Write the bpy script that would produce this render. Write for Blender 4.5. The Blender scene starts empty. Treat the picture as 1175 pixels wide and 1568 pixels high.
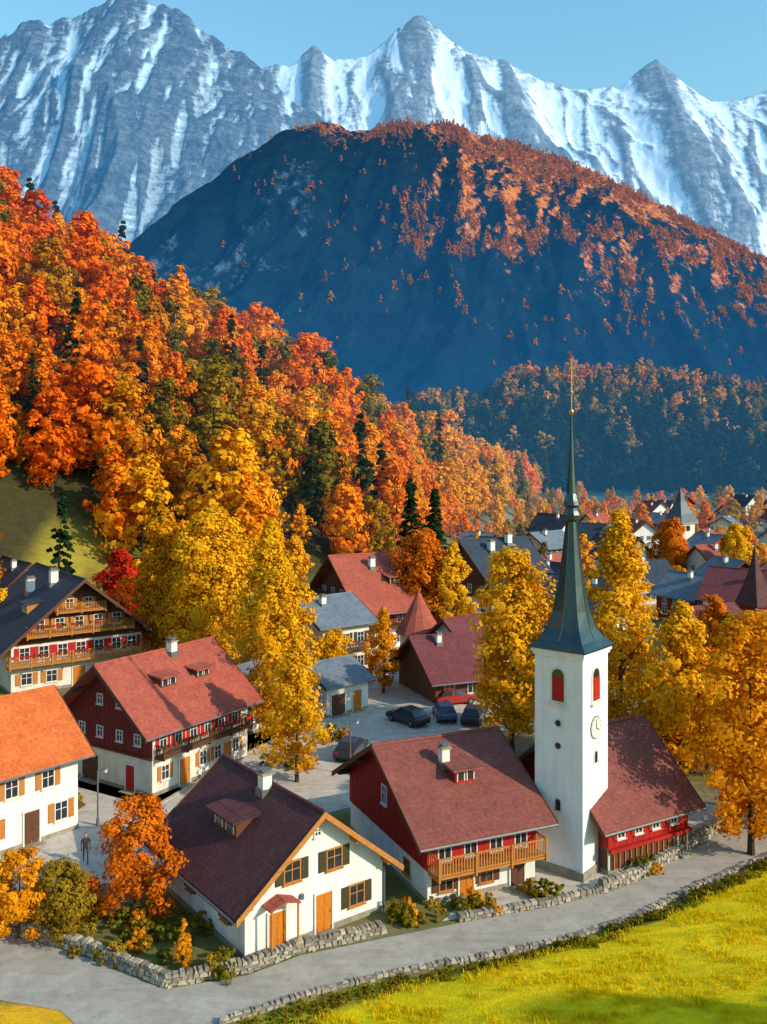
import bpy, math, random
import numpy as np
from mathutils import Vector, Matrix
random.seed(7)
S=bpy.context.scene; COL=S.collection
# ------------------------------------------------------------------ noise
def _h(xi,yi,seed):
    h=(xi*374761393+yi*668265263+seed*974634777)&0xffffffff
    h=((h^(h>>13))*1274126177)&0xffffffff
    return ((h^(h>>16))&0xffffff)/float(0xffffff)
def vn(x,y,seed=0):
    x=np.asarray(x,float); y=np.asarray(y,float)
    xi=np.floor(x).astype(np.int64); yi=np.floor(y).astype(np.int64)
    fx=x-xi; fy=y-yi; fx=fx*fx*(3-2*fx); fy=fy*fy*(3-2*fy)
    a=_h(xi,yi,seed);b=_h(xi+1,yi,seed);c=_h(xi,yi+1,seed);d=_h(xi+1,yi+1,seed)
    return (a*(1-fx)+b*fx)*(1-fy)+(c*(1-fx)+d*fx)*fy
def fbm(x,y,o=5,seed=0,g=.5):
    s=0;a=1;t=0
    for i in range(o):
        s=s+a*vn(x,y,seed+i*17);t+=a;a*=g;x,y=x*1.63-y*1.21+5.1,x*1.21+y*1.63+3.7
    return s/t
def rdg(x,y,o=5,seed=0,g=.5):
    s=0;a=1;t=0
    for i in range(o):
        n=1-np.abs(2*vn(x,y,seed+i*13)-1);s=s+a*n*n;t+=a;a*=g;x,y=x*1.95-y*.7+1.3,x*.7+y*1.95+9.2
    return s/t
def ss(a,b,x):
    t=np.clip((x-a)/(b-a),0,1);return t*t*(3-2*t)
def polydist(X,Y,P):
    best=np.full(np.shape(X),1e18);sg=np.ones(np.shape(X))
    for (ax,ay),(bx,by) in zip(P[:-1],P[1:]):
        dx,dy=bx-ax,by-ay;L2=dx*dx+dy*dy
        t=np.clip(((X-ax)*dx+(Y-ay)*dy)/L2,0,1)
        d=np.hypot(X-ax-t*dx,Y-ay-t*dy);cr=dx*(Y-ay)-dy*(X-ax)
        m=d<best;best=np.where(m,d,best);sg=np.where(m,np.sign(cr),sg)
    return best*sg
# ------------------------------------------------------------------ meshes
def raw_mesh(name,V,F,mats=(),mi=None,attrs=None,smooth=False):
    V=np.asarray(V,np.float32).reshape(-1,3);F=np.asarray(F,np.int32).reshape(-1,4)
    me=bpy.data.meshes.new(name)
    me.vertices.add(len(V));me.vertices.foreach_set('co',V.ravel())
    me.loops.add(F.size);me.loops.foreach_set('vertex_index',F.ravel())
    me.polygons.add(len(F));me.polygons.foreach_set('loop_start',np.arange(0,F.size,4,dtype=np.int32))
    for m in mats: me.materials.append(m)
    if mi is not None: me.polygons.foreach_set('material_index',np.asarray(mi,np.int32))
    me.polygons.foreach_set('use_smooth',np.full(len(F),smooth))
    me.update(calc_edges=True)
    for k,v in (attrs or {}).items():
        v=np.asarray(v,np.float32)
        if v.ndim==2:
            a=me.attributes.new(k,'FLOAT_COLOR','POINT');a.data.foreach_set('color',v.ravel())
        else:
            a=me.attributes.new(k,'FLOAT','POINT');a.data.foreach_set('value',v.ravel())
    return me
def link(name,me,loc=(0,0,0),yaw=0,scale=1,parent=None):
    o=bpy.data.objects.new(name,me);o.location=loc;o.rotation_euler=(0,0,yaw)
    o.scale=(scale,)*3 if not hasattr(scale,'__len__') else scale
    COL.objects.link(o)
    if parent: o.parent=parent
    return o
def grid_mesh(name,X,Y,Z,mats,attrs,smooth=True):
    ny,nx=X.shape
    V=np.stack([X,Y,Z],-1).reshape(-1,3)
    i=np.arange(ny*nx).reshape(ny,nx)
    F=np.stack([i[:-1,:-1],i[:-1,1:],i[1:,1:],i[1:,:-1]],-1).reshape(-1,4)
    return raw_mesh(name,V,F,mats,None,attrs,smooth)
# ------------------------------------------------------------------ materials
def newmat(name):
    m=bpy.data.materials.new(name);m.use_nodes=True;nt=m.node_tree;nt.nodes.clear()
    out=nt.nodes.new('ShaderNodeOutputMaterial')
    return m,nt,out
def c4(c): return (c[0],c[1],c[2],1)
def mixc(nt,f,a,b,mode='MIX'):
    n=nt.nodes.new('ShaderNodeMix');n.data_type='RGBA';n.blend_type=mode
    for s,v in ((0,f),(6,a),(7,b)):
        if isinstance(v,(int,float)): n.inputs[s].default_value=v
        elif isinstance(v,tuple): n.inputs[s].default_value=c4(v)
        else: nt.links.new(v,n.inputs[s])
    return n.outputs[2]
def mth(nt,op,a,b=None,clamp=False):
    n=nt.nodes.new('ShaderNodeMath');n.operation=op;n.use_clamp=clamp
    for i,v in enumerate((a,b)):
        if v is None: continue
        if isinstance(v,(int,float)): n.inputs[i].default_value=v
        else: nt.links.new(v,n.inputs[i])
    return n.outputs[0]
def noise(nt,vec,scale,detail=5,rough=.55,dist=0):
    n=nt.nodes.new('ShaderNodeTexNoise');n.inputs['Scale'].default_value=scale;n.inputs['Distortion'].default_value=dist
    n.inputs['Detail'].default_value=detail;n.inputs['Roughness'].default_value=rough
    if vec is not None: nt.links.new(vec,n.inputs['Vector'])
    return n.outputs['Fac']
def contrast(nt,f,a,b,lo=0,hi=1):
    n=nt.nodes.new('ShaderNodeMapRange');nt.links.new(f,n.inputs[0]);n.inputs[1].default_value=a;n.inputs[2].default_value=b
    n.inputs[3].default_value=lo;n.inputs[4].default_value=hi
    return n.outputs[0]
def attr(nt,name,o='Fac'):
    a=nt.nodes.new('ShaderNodeAttribute');a.attribute_name=name;return a.outputs[o]
def coords(nt,scale=None):
    tc=nt.nodes.new('ShaderNodeTexCoord');v=tc.outputs['Object']
    if scale:
        mp=nt.nodes.new('ShaderNodeMapping');mp.inputs['Scale'].default_value=scale
        nt.links.new(v,mp.inputs[0]);v=mp.outputs[0]
    return v
def bsdf(nt,out,col,rough=.85,spec=.25,bump=None,bs=.3,bd=.05,metal=0):
    b=nt.nodes.new('ShaderNodeBsdfPrincipled');b.inputs['Roughness'].default_value=rough
    b.inputs['Specular IOR Level'].default_value=spec;b.inputs['Metallic'].default_value=metal
    if isinstance(col,tuple): b.inputs['Base Color'].default_value=c4(col)
    else: nt.links.new(col,b.inputs['Base Color'])
    if bump is not None:
        bm=nt.nodes.new('ShaderNodeBump');bm.inputs['Strength'].default_value=bs;bm.inputs['Distance'].default_value=bd
        nt.links.new(bump,bm.inputs['Height']);nt.links.new(bm.outputs[0],b.inputs['Normal'])
    nt.links.new(b.outputs[0],out.inputs[0]);return b
def haze_glow(nt,out,sh,col,strength):  # distance haze painted into the material as added blue emission, no volume
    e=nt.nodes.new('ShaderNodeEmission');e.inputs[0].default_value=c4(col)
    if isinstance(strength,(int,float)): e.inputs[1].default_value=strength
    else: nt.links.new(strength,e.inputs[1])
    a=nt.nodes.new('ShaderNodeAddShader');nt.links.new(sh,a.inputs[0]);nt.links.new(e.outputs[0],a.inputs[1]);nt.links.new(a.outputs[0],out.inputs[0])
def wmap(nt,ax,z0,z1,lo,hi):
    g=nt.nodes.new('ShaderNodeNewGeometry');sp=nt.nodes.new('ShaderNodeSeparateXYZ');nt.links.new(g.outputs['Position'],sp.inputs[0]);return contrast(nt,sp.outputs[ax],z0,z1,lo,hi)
def pmat(name,c1,c2,sc=3,rough=.85,bs=.3,stretch=None,spec=.25,metal=0,bd=.03,grime=0):
    m,nt,out=newmat(name);v=coords(nt,stretch)
    f=contrast(nt,noise(nt,v,sc,4),.3,.7);f2=noise(nt,v,sc*9,3)
    col=mixc(nt,f,c1,c2);col=mixc(nt,.25,col,mixc(nt,f2,(.2,.2,.2),(1,1,1)),'MULTIPLY')
    if grime:
        g=contrast(nt,noise(nt,coords(nt,(1,1,.25)),1.3,5,.65),.45,.8)
        col=mixc(nt,mth(nt,'MULTIPLY',g,grime),col,(.25,.2,.15),'MULTIPLY')
    bsdf(nt,out,col,rough,spec,f2,bs,bd,metal);return m
def tilemat(name,c1,c2,axis):
    m,nt,out=newmat(name)
    tc=nt.nodes.new('ShaderNodeTexCoord');sp=nt.nodes.new('ShaderNodeSeparateXYZ');nt.links.new(tc.outputs['Object'],sp.inputs[0])
    cb=nt.nodes.new('ShaderNodeCombineXYZ')
    nt.links.new(sp.outputs[axis],cb.inputs[0]);nt.links.new(mth(nt,'MULTIPLY',sp.outputs[2],1.7),cb.inputs[1])
    br=nt.nodes.new('ShaderNodeTexBrick');nt.links.new(cb.outputs[0],br.inputs['Vector'])
    br.inputs['Scale'].default_value=1;br.inputs['Brick Width'].default_value=.2;br.inputs['Row Height'].default_value=.24
    br.inputs['Mortar Size'].default_value=.012;br.inputs['Mortar Smooth'].default_value=.8
    br.inputs['Color1'].default_value=c4(c1);br.inputs['Color2'].default_value=c4(c2);br.inputs['Mortar'].default_value=c4(tuple(x*.6 for x in c1))
    g=contrast(nt,noise(nt,tc.outputs['Object'],.8,7,.7),.35,.75)
    col=mixc(nt,mth(nt,'MULTIPLY',g,.6),br.outputs['Color'],(.45,.38,.33),'MULTIPLY')
    g2=contrast(nt,noise(nt,tc.outputs['Object'],5,3,.7),.35,.65)
    col=mixc(nt,.4,col,mixc(nt,g2,(.45,.45,.45),(1.3,1.3,1.3)),'MULTIPLY')
    saw=mth(nt,'FRACT',mth(nt,'DIVIDE',mth(nt,'MULTIPLY',sp.outputs[2],1.7),.24))
    h=mth(nt,'SUBTRACT',mth(nt,'SUBTRACT',1.0,saw),mth(nt,'MULTIPLY',br.outputs['Fac'],.4))
    bsdf(nt,out,col,.75,.25,mth(nt,'ADD',h,mth(nt,'MULTIPLY',g2,.5)),.5,.035);return m
def leafsh(nt,out,col,trans,haze):
    d=nt.nodes.new('ShaderNodeBsdfDiffuse');t=nt.nodes.new('ShaderNodeBsdfTranslucent')
    nt.links.new(col,d.inputs[0]);nt.links.new(col,t.inputs[0])
    mx=nt.nodes.new('ShaderNodeMixShader');mx.inputs[0].default_value=trans
    nt.links.new(d.outputs[0],mx.inputs[1]);nt.links.new(t.outputs[0],mx.inputs[2]);o=mx.outputs[0]
    nt.links.new(o,out.inputs[0])
    if haze=='y': haze_glow(nt,out,o,(.10,.25,.42),wmap(nt,1,140,480,.0,.24))
    elif haze: haze_glow(nt,out,o,(.05,.22,.42),haze)
def leafmat(name,dark,bright,trans=.36,haze=0):
    m,nt,out=newmat(name)
    leafsh(nt,out,mixc(nt,attr(nt,'tint'),dark,bright),trans,haze);return m
def forestmat(name,stops,haze=0,zk=.0035,z0=30,nk=.9,lo=.5):
    m,nt,out=newmat(name)
    oi=nt.nodes.new('ShaderNodeObjectInfo');sp=nt.nodes.new('ShaderNodeSeparateXYZ');nt.links.new(oi.outputs['Location'],sp.inputs[0])
    ns=noise(nt,oi.outputs['Location'],.035,2)
    f=mth(nt,'ADD',mth(nt,'MULTIPLY',oi.outputs['Random'],.62),mth(nt,'MULTIPLY',mth(nt,'SUBTRACT',sp.outputs[2],z0),zk))
    f=mth(nt,'ADD',f,mth(nt,'MULTIPLY',mth(nt,'SUBTRACT',ns,.4),nk),True)
    r=nt.nodes.new('ShaderNodeValToRGB');nt.links.new(f,r.inputs[0])
    el=r.color_ramp.elements
    while len(el)<len(stops): el.new(.5)
    for e,(p,c) in zip(el,stops): e.position=p;e.color=c4(c)
    k=mixc(nt,attr(nt,'tint'),(lo,lo*.8,lo*.65),(1.2,1.2,1.1))
    col=mixc(nt,1.0,r.outputs[0],k,'MULTIPLY')
    leafsh(nt,out,col,.33,haze);return m

M={}
M['white']=pmat('white_plaster',(.74,.72,.68),(.82,.81,.78),1.2,grime=.35)
M['cream']=pmat('cream_plaster',(.68,.62,.52),(.77,.72,.62),1.2,grime=.35)
M['tower']=pmat('lime_render',(.76,.76,.77),(.84,.84,.84),.7,grime=.25)
M['red']=pmat('red_painted_boards',(.48,.020,.012),(.36,.015,.010),2,.65,stretch=(1,1,6),grime=.4)
M['maroon']=pmat('maroon_boards',(.15,.018,.018),(.21,.026,.022),2,.7,stretch=(1,1,6),grime=.35)
M['wood']=pmat('larch_wood',(.55,.23,.05),(.40,.14,.03),3,.7,stretch=(1,1,5))
M['dwood']=pmat('dark_timber',(.09,.038,.022),(.15,.06,.03),3,.8,stretch=(1,1,5))
M['door']=pmat('orange_door_wood',(.66,.21,.025),(.50,.15,.015),4,.5,stretch=(5,5,1))
M['shut']=pmat('olive_shutter',(.045,.04,.018),(.07,.06,.025),6,.6)
M['rshut']=pmat('red_shutter',(.5,.02,.015),(.42,.015,.012),6,.6)
M['frame']=pmat('white_frame',(.75,.72,.68),(.68,.65,.6),6,.6)
M['stone']=pmat('field_stone',(.38,.32,.24),(.22,.19,.15),2.2,.95,.6)
M['stone2']=pmat('pale_field_stone',(.50,.43,.33),(.36,.31,.24),3,.95,.6);M['stone3']=pmat('dark_field_stone',(.17,.15,.12),(.24,.2,.15),3,.95,.6)
M['metal']=pmat('zinc',(.18,.19,.2),(.25,.26,.27),6,.45,metal=.6)
M['gold']=pmat('gilded_iron',(.6,.36,.12),(.5,.28,.08),6,.35,metal=.8)
M['spire']=pmat('dark_copper_sheet',(.008,.024,.032),(.014,.042,.052),1.5,.28,.15,spec=.7,stretch=(2,2,.6))
M['bark']=pmat('bark',(.09,.06,.04),(.05,.035,.022),6,.95,.6)
M['black']=pmat('black_rubber',(.015,.015,.016),(.025,.025,.025),6,.8)
M['skin']=pmat('skin',(.5,.3,.22),(.45,.27,.2),9,.6)
M['cloth']=pmat('dark_coat',(.03,.03,.04),(.05,.045,.05),9,.9)
m,nt,out=newmat('window_glass');bsdf(nt,out,(.025,.03,.038),.08,.6);M['glass']=m
for k,c1,c2 in (('purple',(.085,.030,.034),(.115,.040,.042)),('brick',(.44,.10,.065),(.36,.08,.055)),('rose',(.28,.080,.062),(.225,.066,.052)),
                ('orange',(.74,.17,.04),(.60,.13,.03)),('navy',(.03,.045,.07),(.045,.06,.09)),('slate',(.14,.18,.23),(.18,.22,.27)),('wine',(.20,.05,.055),(.16,.04,.045))):
    for ax,i in (('x',0),('y',1)): M['t_'+k+ax]=tilemat('roof_tiles_'+k+'_'+ax,c1,c2,i)
def leaf(n,d,b,**k): M['l_'+n]=leafmat('leaves_'+n,d,b,**k)
leaf('yellow',(.58,.25,.008),(.95,.55,.02));leaf('gold',(.54,.18,.006),(.95,.43,.015));leaf('orange',(.46,.09,.006),(.90,.27,.015))
leaf('red',(.38,.014,.008),(.8,.06,.018));leaf('olive',(.16,.10,.008),(.42,.26,.02));leaf('green',(.010,.028,.013),(.03,.065,.024))
leaf('hedge',(.07,.085,.01),(.34,.27,.02));leaf('grass',(.56,.43,.006),(.88,.62,.010),trans=.3)

# ------------------------------------------------------------------ builder
class B:
    def __init__(s): s.p={}
    def add(s,part,mat,V,F):
        d=s.p.setdefault((part,mat),([],[]));o=len(d[0]);d[0].extend(V);d[1].extend([tuple(i+o for i in f) for f in F])
    def hexa(s,part,mat,V): s.add(part,mat,V,[(0,3,2,1),(4,5,6,7),(0,1,5,4),(1,2,6,5),(2,3,7,6),(3,0,4,7)])
    def box(s,part,mat,x0,x1,y0,y1,z0,z1):
        s.hexa(part,mat,[(x0,y0,z0),(x1,y0,z0),(x1,y1,z0),(x0,y1,z0),(x0,y0,z1),(x1,y0,z1),(x1,y1,z1),(x0,y1,z1)])
    def cyl(s,part,mat,p0,p1,r0,r1=None,n=10):
        r1=r0 if r1 is None else r1;p0=Vector(p0);p1=Vector(p1);z=(p1-p0).normalized()
        a=z.orthogonal().normalized();b=z.cross(a);V=[]
        for p,r in((p0,r0),(p1,r1)):
            for i in range(n):
                t=2*math.pi*i/n;V.append(tuple(p+(a*math.cos(t)+b*math.sin(t))*r))
        s.add(part,mat,V,[(i,(i+1)%n,n+(i+1)%n,n+i) for i in range(n)]+[tuple(range(n))[::-1],tuple(range(n,2*n))])
    def prism(s,part,mat,poly,d,axis):
        n=len(poly);V=[]
        for q in d:
            for u,z in poly: V.append((u,q,z) if axis=='y' else (q,u,z))
        s.add(part,mat,V,[tuple(range(n)),tuple(range(n,2*n))[::-1]]+[(i,n+i,n+(i+1)%n,(i+1)%n) for i in range(n)])
    def finish(s,name,loc,yaw):
        e=bpy.data.objects.new(name,None);e.location=loc;e.rotation_euler=(0,0,yaw);e.empty_display_size=.5;COL.objects.link(e)
        for (part,mat),(V,F) in s.p.items():
            me=bpy.data.meshes.new(part);me.from_pydata(V,[],F);me.materials.append(M[mat]);me.update()
            o=bpy.data.objects.new(part,me);COL.objects.link(o);o.parent=e
        return e
    def single(s,name):
        V=[];F=[];mi=[];mats=[]
        for (part,mat),(v,f) in s.p.items():
            if mat not in mats: mats.append(mat)
            o=len(V);V+=v;F+=[tuple(i+o for i in q) for q in f];mi+=[mats.index(mat)]*len(f)
        me=bpy.data.meshes.new(name);me.from_pydata(V,[],F)
        for q in mats: me.materials.append(M[q])
        me.polygons.foreach_set('material_index',mi);me.update();return me
class House(B):
    def __init__(s,W,L,he,hr,ridge,wall,roof,ov=.7,og=.8,t=.16,verge='dwood',og2=None):
        super().__init__();s.W,s.L,s.he,s.hr,s.ridge,s.t=W,L,he,hr,ridge,t
        A=W if ridge=='y' else L;Bn=L if ridge=='y' else W;s.A,s.Bn=A,Bn
        s.m=(hr-he)/(A/2);s.roofm='t_'+roof+('x' if ridge=='x' else 'y');og2=og if og2 is None else og2
        h=t*.5
        s.prism('walls',wall,[(0,-.6),(A,-.6),(A,he+h),(A/2,hr+h),(0,he+h)],(0,Bn),'y' if ridge=='y' else 'x')
        s.box('plinth','stone',-.05,W+.05,-.05,L+.05,-.6,.28)
        for sd in (0,1):
            def P(a,b,z): 
                a=a if sd==0 else A-a
                return (a,b,z) if ridge=='y' else (b,a,z)
            ze=he-s.m*ov
            K=6
            for k in range(K):
                b0=-og+(Bn+og+og2)*k/K;b1=-og+(Bn+og+og2)*(k+1)/K
                q0=.05*math.sin(math.pi*k/K);q1=.05*math.sin(math.pi*(k+1)/K)
                s.hexa('roof',s.roofm,[P(-ov,b0,ze),P(A/2,b0,hr-q0),P(A/2,b1,hr-q1),P(-ov,b1,ze),P(-ov,b0,ze+t),P(A/2,b0,hr+t-q0),P(A/2,b1,hr+t-q1),P(-ov,b1,ze+t)])
            for b0,b1 in((-og-.05,-og-.003),(Bn+og2+.003,Bn+og2+.05)):
                s.hexa('bargeboards',verge,[P(-ov-.03,b0,ze-.14),P(A/2,b0,hr-.14),P(A/2,b1,hr-.14),P(-ov-.03,b1,ze-.14),
                                   P(-ov-.03,b0,ze+t+.03),P(A/2,b0,hr+t+.03),P(A/2,b1,hr+t+.03),P(-ov-.03,b1,ze+t+.03)])
            s.cyl('gutters','metal',P(-ov-.07,-og,ze+.03),P(-ov-.07,Bn+og2,ze+.03),.07,n=6)
            k=int(Bn/.9)
            for i in range(k+1):
                b=.1+(Bn-.2)*i/k
                s.hexa('rafters',verge,[P(-ov+.05,b-.05,ze-.1+s.m*.05),P(0,b-.05,he-.1),P(0,b+.05,he-.1),P(-ov+.05,b+.05,ze-.1+s.m*.05),
                                   P(-ov+.05,b-.05,ze-.004+s.m*.05),P(0,b-.05,he-.004),P(0,b+.05,he-.004),P(-ov+.05,b+.05,ze-.004+s.m*.05)])
        def Q(a,b,z): return (a,b,z) if ridge=='y' else (b,a,z)
        s.cyl('ridge_cap',s.roofm,Q(A/2,-og,hr+t-.02),Q(A/2,Bn/2,hr+t-.06),.12,n=8);s.cyl('ridge_cap',s.roofm,Q(A/2,Bn/2,hr+t-.06),Q(A/2,Bn+og2,hr+t-.02),.12,n=8)
        for a in (0.02,A*.25,A/2,A*.75,A-.02):
            z=he+s.m*min(a,A-a)-.16
            x=[Q(a-.09,-og+.05,z-.1),Q(a+.09,0,z+.12)]
            s.box('purlins',verge,min(x[0][0],x[1][0]),max(x[0][0],x[1][0]),min(x[0][1],x[1][1]),max(x[0][1],x[1][1]),z-.1,z+.12)
    def fb(s,part,mat,f,u0,u1,z0,z1,d0,d1):
        W,L=s.W,s.L
        if f=='F': s.box(part,mat,u0,u1,-d1,-d0,z0,z1)
        elif f=='L': s.box(part,mat,-d1,-d0,u0,u1,z0,z1)
        elif f=='R': s.box(part,mat,W+d0,W+d1,u0,u1,z0,z1)
        else: s.box(part,mat,u0,u1,L+d0,L+d1,z0,z1)
    def win(s,f,u,z,w=.8,h=1.0,sh=None,fr='frame',off=0.,sill=True):
        a,b=u-w/2,u+w/2;o=off
        s.fb('window_panes','glass',f,a,b,z,z+h,.004+o,.02+o)
        q=.07
        s.fb('window_frames',fr,f,a-q,a,z-q,z+h+q,o,.07+o);s.fb('window_frames',fr,f,b,b+q,z-q,z+h+q,o,.07+o)
        s.fb('window_frames',fr,f,a,b,z+h,z+h+q,o,.07+o);s.fb('window_frames',fr,f,a,b,z-q,z,o,.07+o)
        s.fb('window_frames',fr,f,u-.025,u+.025,z,z+h,.02+o,.05+o)
        s.fb('window_frames',fr,f,a,u-.025,z+h*.6-.02,z+h*.6+.02,.02+o,.045+o);s.fb('window_frames',fr,f,u+.025,b,z+h*.6-.02,z+h*.6+.02,.02+o,.045+o)
        if sill: s.fb('window_sills',fr,f,a-.12,b+.12,z-q-.06,z-q-.002,o,.14+o)
        if sh:
            k=w*.52
            for x0,x1 in((a-q-k-.01,a-q-.01),(b+q+.01,b+q+k+.01)):
                s.fb('shutters',sh,f,x0,x1,z-.05,z+h+.05,.01+o,.05+o)
                n=max(3,int(h/.13))
                for i in range(n):
                    zz=z+h*(i+.3)/n;s.fb('shutters',sh,f,x0+.04,x1-.04,zz,zz+.05,.05+o,.065+o)
    def door(s,f,u,w=1.0,h=2.05,mat='door',z=0,off=0,fr='frame'):
        s.fb('doors',mat,f,u-w/2,u+w/2,z,z+h,.004+off,.05+off)
        for i in range(2):
            for j in range(3): s.fb('door_panels',mat,f,u-w*.42+i*w*.44,u-w*.42+i*w*.44+w*.38,z+.12+j*h*.31,z+.12+j*h*.31+h*.25,.05+off,.07+off)
        s.fb('door_frames',fr,f,u-w/2-.1,u-w/2,z,z+h+.1,off,.09+off);s.fb('door_frames',fr,f,u+w/2,u+w/2+.1,z,z+h+.1,off,.09+off)
        s.fb('door_frames',fr,f,u-w/2,u+w/2,z+h,z+h+.1,off,.09+off)
        s.fb('door_step','stone',f,u-w/2-.2,u+w/2+.2,z-.3,z+.06,off+.06,.6+off)
        s.fb('door_handle','metal',f,u+w*.36,u+w*.41,z+.95,z+1.1,.05+off,.1+off)
    def clad(s,f,z0,mat,d=.05):
        W,L,he,hr,h=s.W,s.L,s.he,s.hr,s.t*.45;gable=(f in 'FB')==(s.ridge=='y')
        n=W if f in 'FB' else L
        poly=[(-d,z0),(n+d,z0),(n+d,he+h-s.m*d*gable),(n/2,hr+h),(-d,he+h-s.m*d*gable)] if gable else [(0,z0),(n,z0),(n,he+h),(0,he+h)]
        r={'F':(-d,0.0),'B':(L,L+d),'L':(-d,0.0),'R':(W,W+d)}[f]
        s.prism('cladding',mat,poly,r,'y' if f in 'FB' else 'x')
        k=int(n/.45)
        for i in range(1,k):
            u=n*i/k;top=(he+s.m*min(u,n-u) if gable else he)-.05
            s.fb('board_battens',mat,f,u-.02,u+.02,z0,top,d,d+.02)
    def balcony(s,f,u0,u1,z,dep=1.0,mat='wood',h=.95,flowers=False,off=.05):
        s.fb('balcony_floor',mat,f,u0,u1,z-.12,z,off,dep)
        for zz in (z+.1,z+h): s.fb('balcony_rails',mat,f,u0,u1,zz-.04,zz+.04,dep-.08,dep)
        n=int((u1-u0)/.17)
        for i in range(n+1):
            u=u0+.05+(u1-u0-.1)*i/n;s.fb('balusters',mat,f,u-.035,u+.035,z+.0,z+h-.04,dep-.06,dep-.03)
        k=max(2,int((u1-u0)/1.9))
        for i in range(k+1):
            u=u0+.07+(u1-u0-.14)*i/k;s.fb('balcony_posts',mat,f,u-.06,u+.06,z-.25,z+h+.08,dep-.02,dep+.06)
            s.fb('balcony_brackets',mat,f,u-.06,u+.06,z-.25,z-.125,off,dep-.03)
        for u in (u0,u1-.06):
            s.fb('balcony_rails',mat,f,u,u+.06,z+h-.05,z+h+.03,off,dep-.09)
            for q in range(4): s.fb('balusters',mat,f,u+.01,u+.05,z,z+h-.06,off+.1+q*(dep-.3)/4,off+.16+q*(dep-.3)/4)
        if flowers:
            rr=random.Random(int(z*10+u0*3))
            for i in range(int((u1-u0)*5)):
                u=rr.uniform(u0+.1,u1-.1);r=rr.uniform(.03,.07)
                s.fb('flower_boxes',rr.choice(['rshut','l_hedge','rshut']),f,u-r,u+r,z+h-.12,z+h+.02+r*1.5,dep+.02,dep+.1+r)
    def chim(s,a,b,h=1.2,w=.6,mat='white'):
        z=s.he+s.m*min(a,s.A-a)
        x,y=(a,b) if s.ridge=='y' else (b,a)
        s.box('chimney',mat,x-w/2,x+w/2,y-w/2,y+w/2,z-.6,z+h)
        s.box('chimney','stone',x-w/2-.08,x+w/2+.08,y-w/2-.08,y+w/2+.08,z+h,z+h+.1)
        s.box('chimney','metal',x-w/2+.08,x+w/2-.08,y-w/2+.08,y+w/2-.08,z+h+.101,z+h+.25)
        s.box('chimney','metal',x-w/2-.02,x+w/2+.02,y-w/2-.02,y+w/2+.02,z+h+.25,z+h+.3)
        s.box('chimney_flashing','metal',x-w/2-.1,x+w/2+.1,y-w/2-.1,y+w/2+.1,z-.2,z+s.t+.1)
    def dormer(s,a,b,w=1.4,h=.85,wall='dwood',roof=None,ms=.12):
        z=s.he+s.m*a+s.t;roof=roof or s.roofm
        def Q(a_,b_,z_): return (a_,b_,z_) if s.ridge=='y' else (b_,a_,z_)
        ab=a+h/(s.m-ms)
        b0,b1=b-w/2,b+w/2
        s.add('dormer_walls',wall,[Q(a,b0,z-.3),Q(a,b1,z-.3),Q(a,b1,z+h),Q(a,b0,z+h),Q(ab,b1,z+h+ms*(ab-a)),Q(ab,b0,z+h+ms*(ab-a)),Q(ab,b0,z-.3),Q(ab,b1,z-.3)],
              [(0,1,2,3),(0,3,5,6),(1,7,4,2)])
        e=.3;zz=z+h-ms*.35
        V=[]
        for dz in(0.003,.12):
            V+=[Q(a-.35,b0-e,zz+dz),Q(a-.35,b1+e,zz+dz),Q(ab+.5,b1+e,z+h+ms*(ab+.5-a)+dz),Q(ab+.5,b0-e,z+h+ms*(ab+.5-a)+dz)]
        s.hexa('dormer_roof',roof,V)
        pw=w*.3
        for c in (b-w*.24,b+w*.24):
            x=[Q(a-.02,c-pw/2,0),Q(a-.005,c+pw/2,0)]
            s.box('dormer_windows','glass',min(x[0][0],x[1][0]),max(x[0][0],x[1][0]),min(x[0][1],x[1][1]),max(x[0][1],x[1][1]),z+.15,z+h-.12)
            for c2 in (c-pw/2-.03,c+pw/2+.03):
                x=[Q(a-.05,c2-.03,0),Q(a-.002,c2+.03,0)]
                s.box('dormer_frames','frame',min(x[0][0],x[1][0]),max(x[0][0],x[1][0]),min(x[0][1],x[1][1]),max(x[0][1],x[1][1]),z+.1,z+h-.08)
rad=math.radians
# ------------------------------------------------------------------ HOUSES
h=House(8.2,9.6,2.9,6.2,'y','white','purple',ov=.8,og=.7,verge='wood')
h.win('F',2.6,3.1,.85,.95,'shut','wood');h.win('F',5.1,3.1,.85,.95,'shut','wood');h.win('F',6.5,.85,.85,1.0,'shut','wood')
h.win('F',4.1,5.0,.3,.3);h.door('F',4.45,.95,2.0);h.door('F',1.75,.95,1.85)
h.prism('door_canopy','t_bricky',[(.9,2.35),(1.75,2.62),(2.6,2.35),(2.6,2.42),(1.75,2.72),(.9,2.42)],(-.9,-.02),'y')
h.box('canopy_posts','wood',.98,1.06,-.84,-.76,0.05,2.36);h.box('canopy_posts','wood',2.44,2.52,-.84,-.76,0.05,2.36)
h.win('L',2,1.2,.6,.7,'shut','wood');h.win('L',6,1.2,.6,.7,'shut','wood')
h.chim(3.7,4.6,1.0,.55);h.dormer(1.5,5.0,2.6,.8)
h.cyl('downpipe','metal',(8.25,-.08,0),(8.25,-.08,2.4),.05);h.box('wall_lamp','metal',3.05,3.2,-.2,-.02,2.1,2.35)
h.finish('white_cottage',(-6.6,43.5,0),rad(37))
h=House(6.8,11,3.9,7.0,'x','white','rose',ov=.9,og=.9,verge='dwood')
for f in 'FLR': h.clad(f,1.85,'red')
h.balcony('F',.0,6.8,1.95,1.25,'wood',.95)
for u in(1.0,2.6,4.2,5.8): h.win('F',u,2.25,.7,1.15,'rshut','frame',.05)
for u in(1.1,3.6): h.win('F',u,.65,.75,.8,'dwood','wood')
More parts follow.
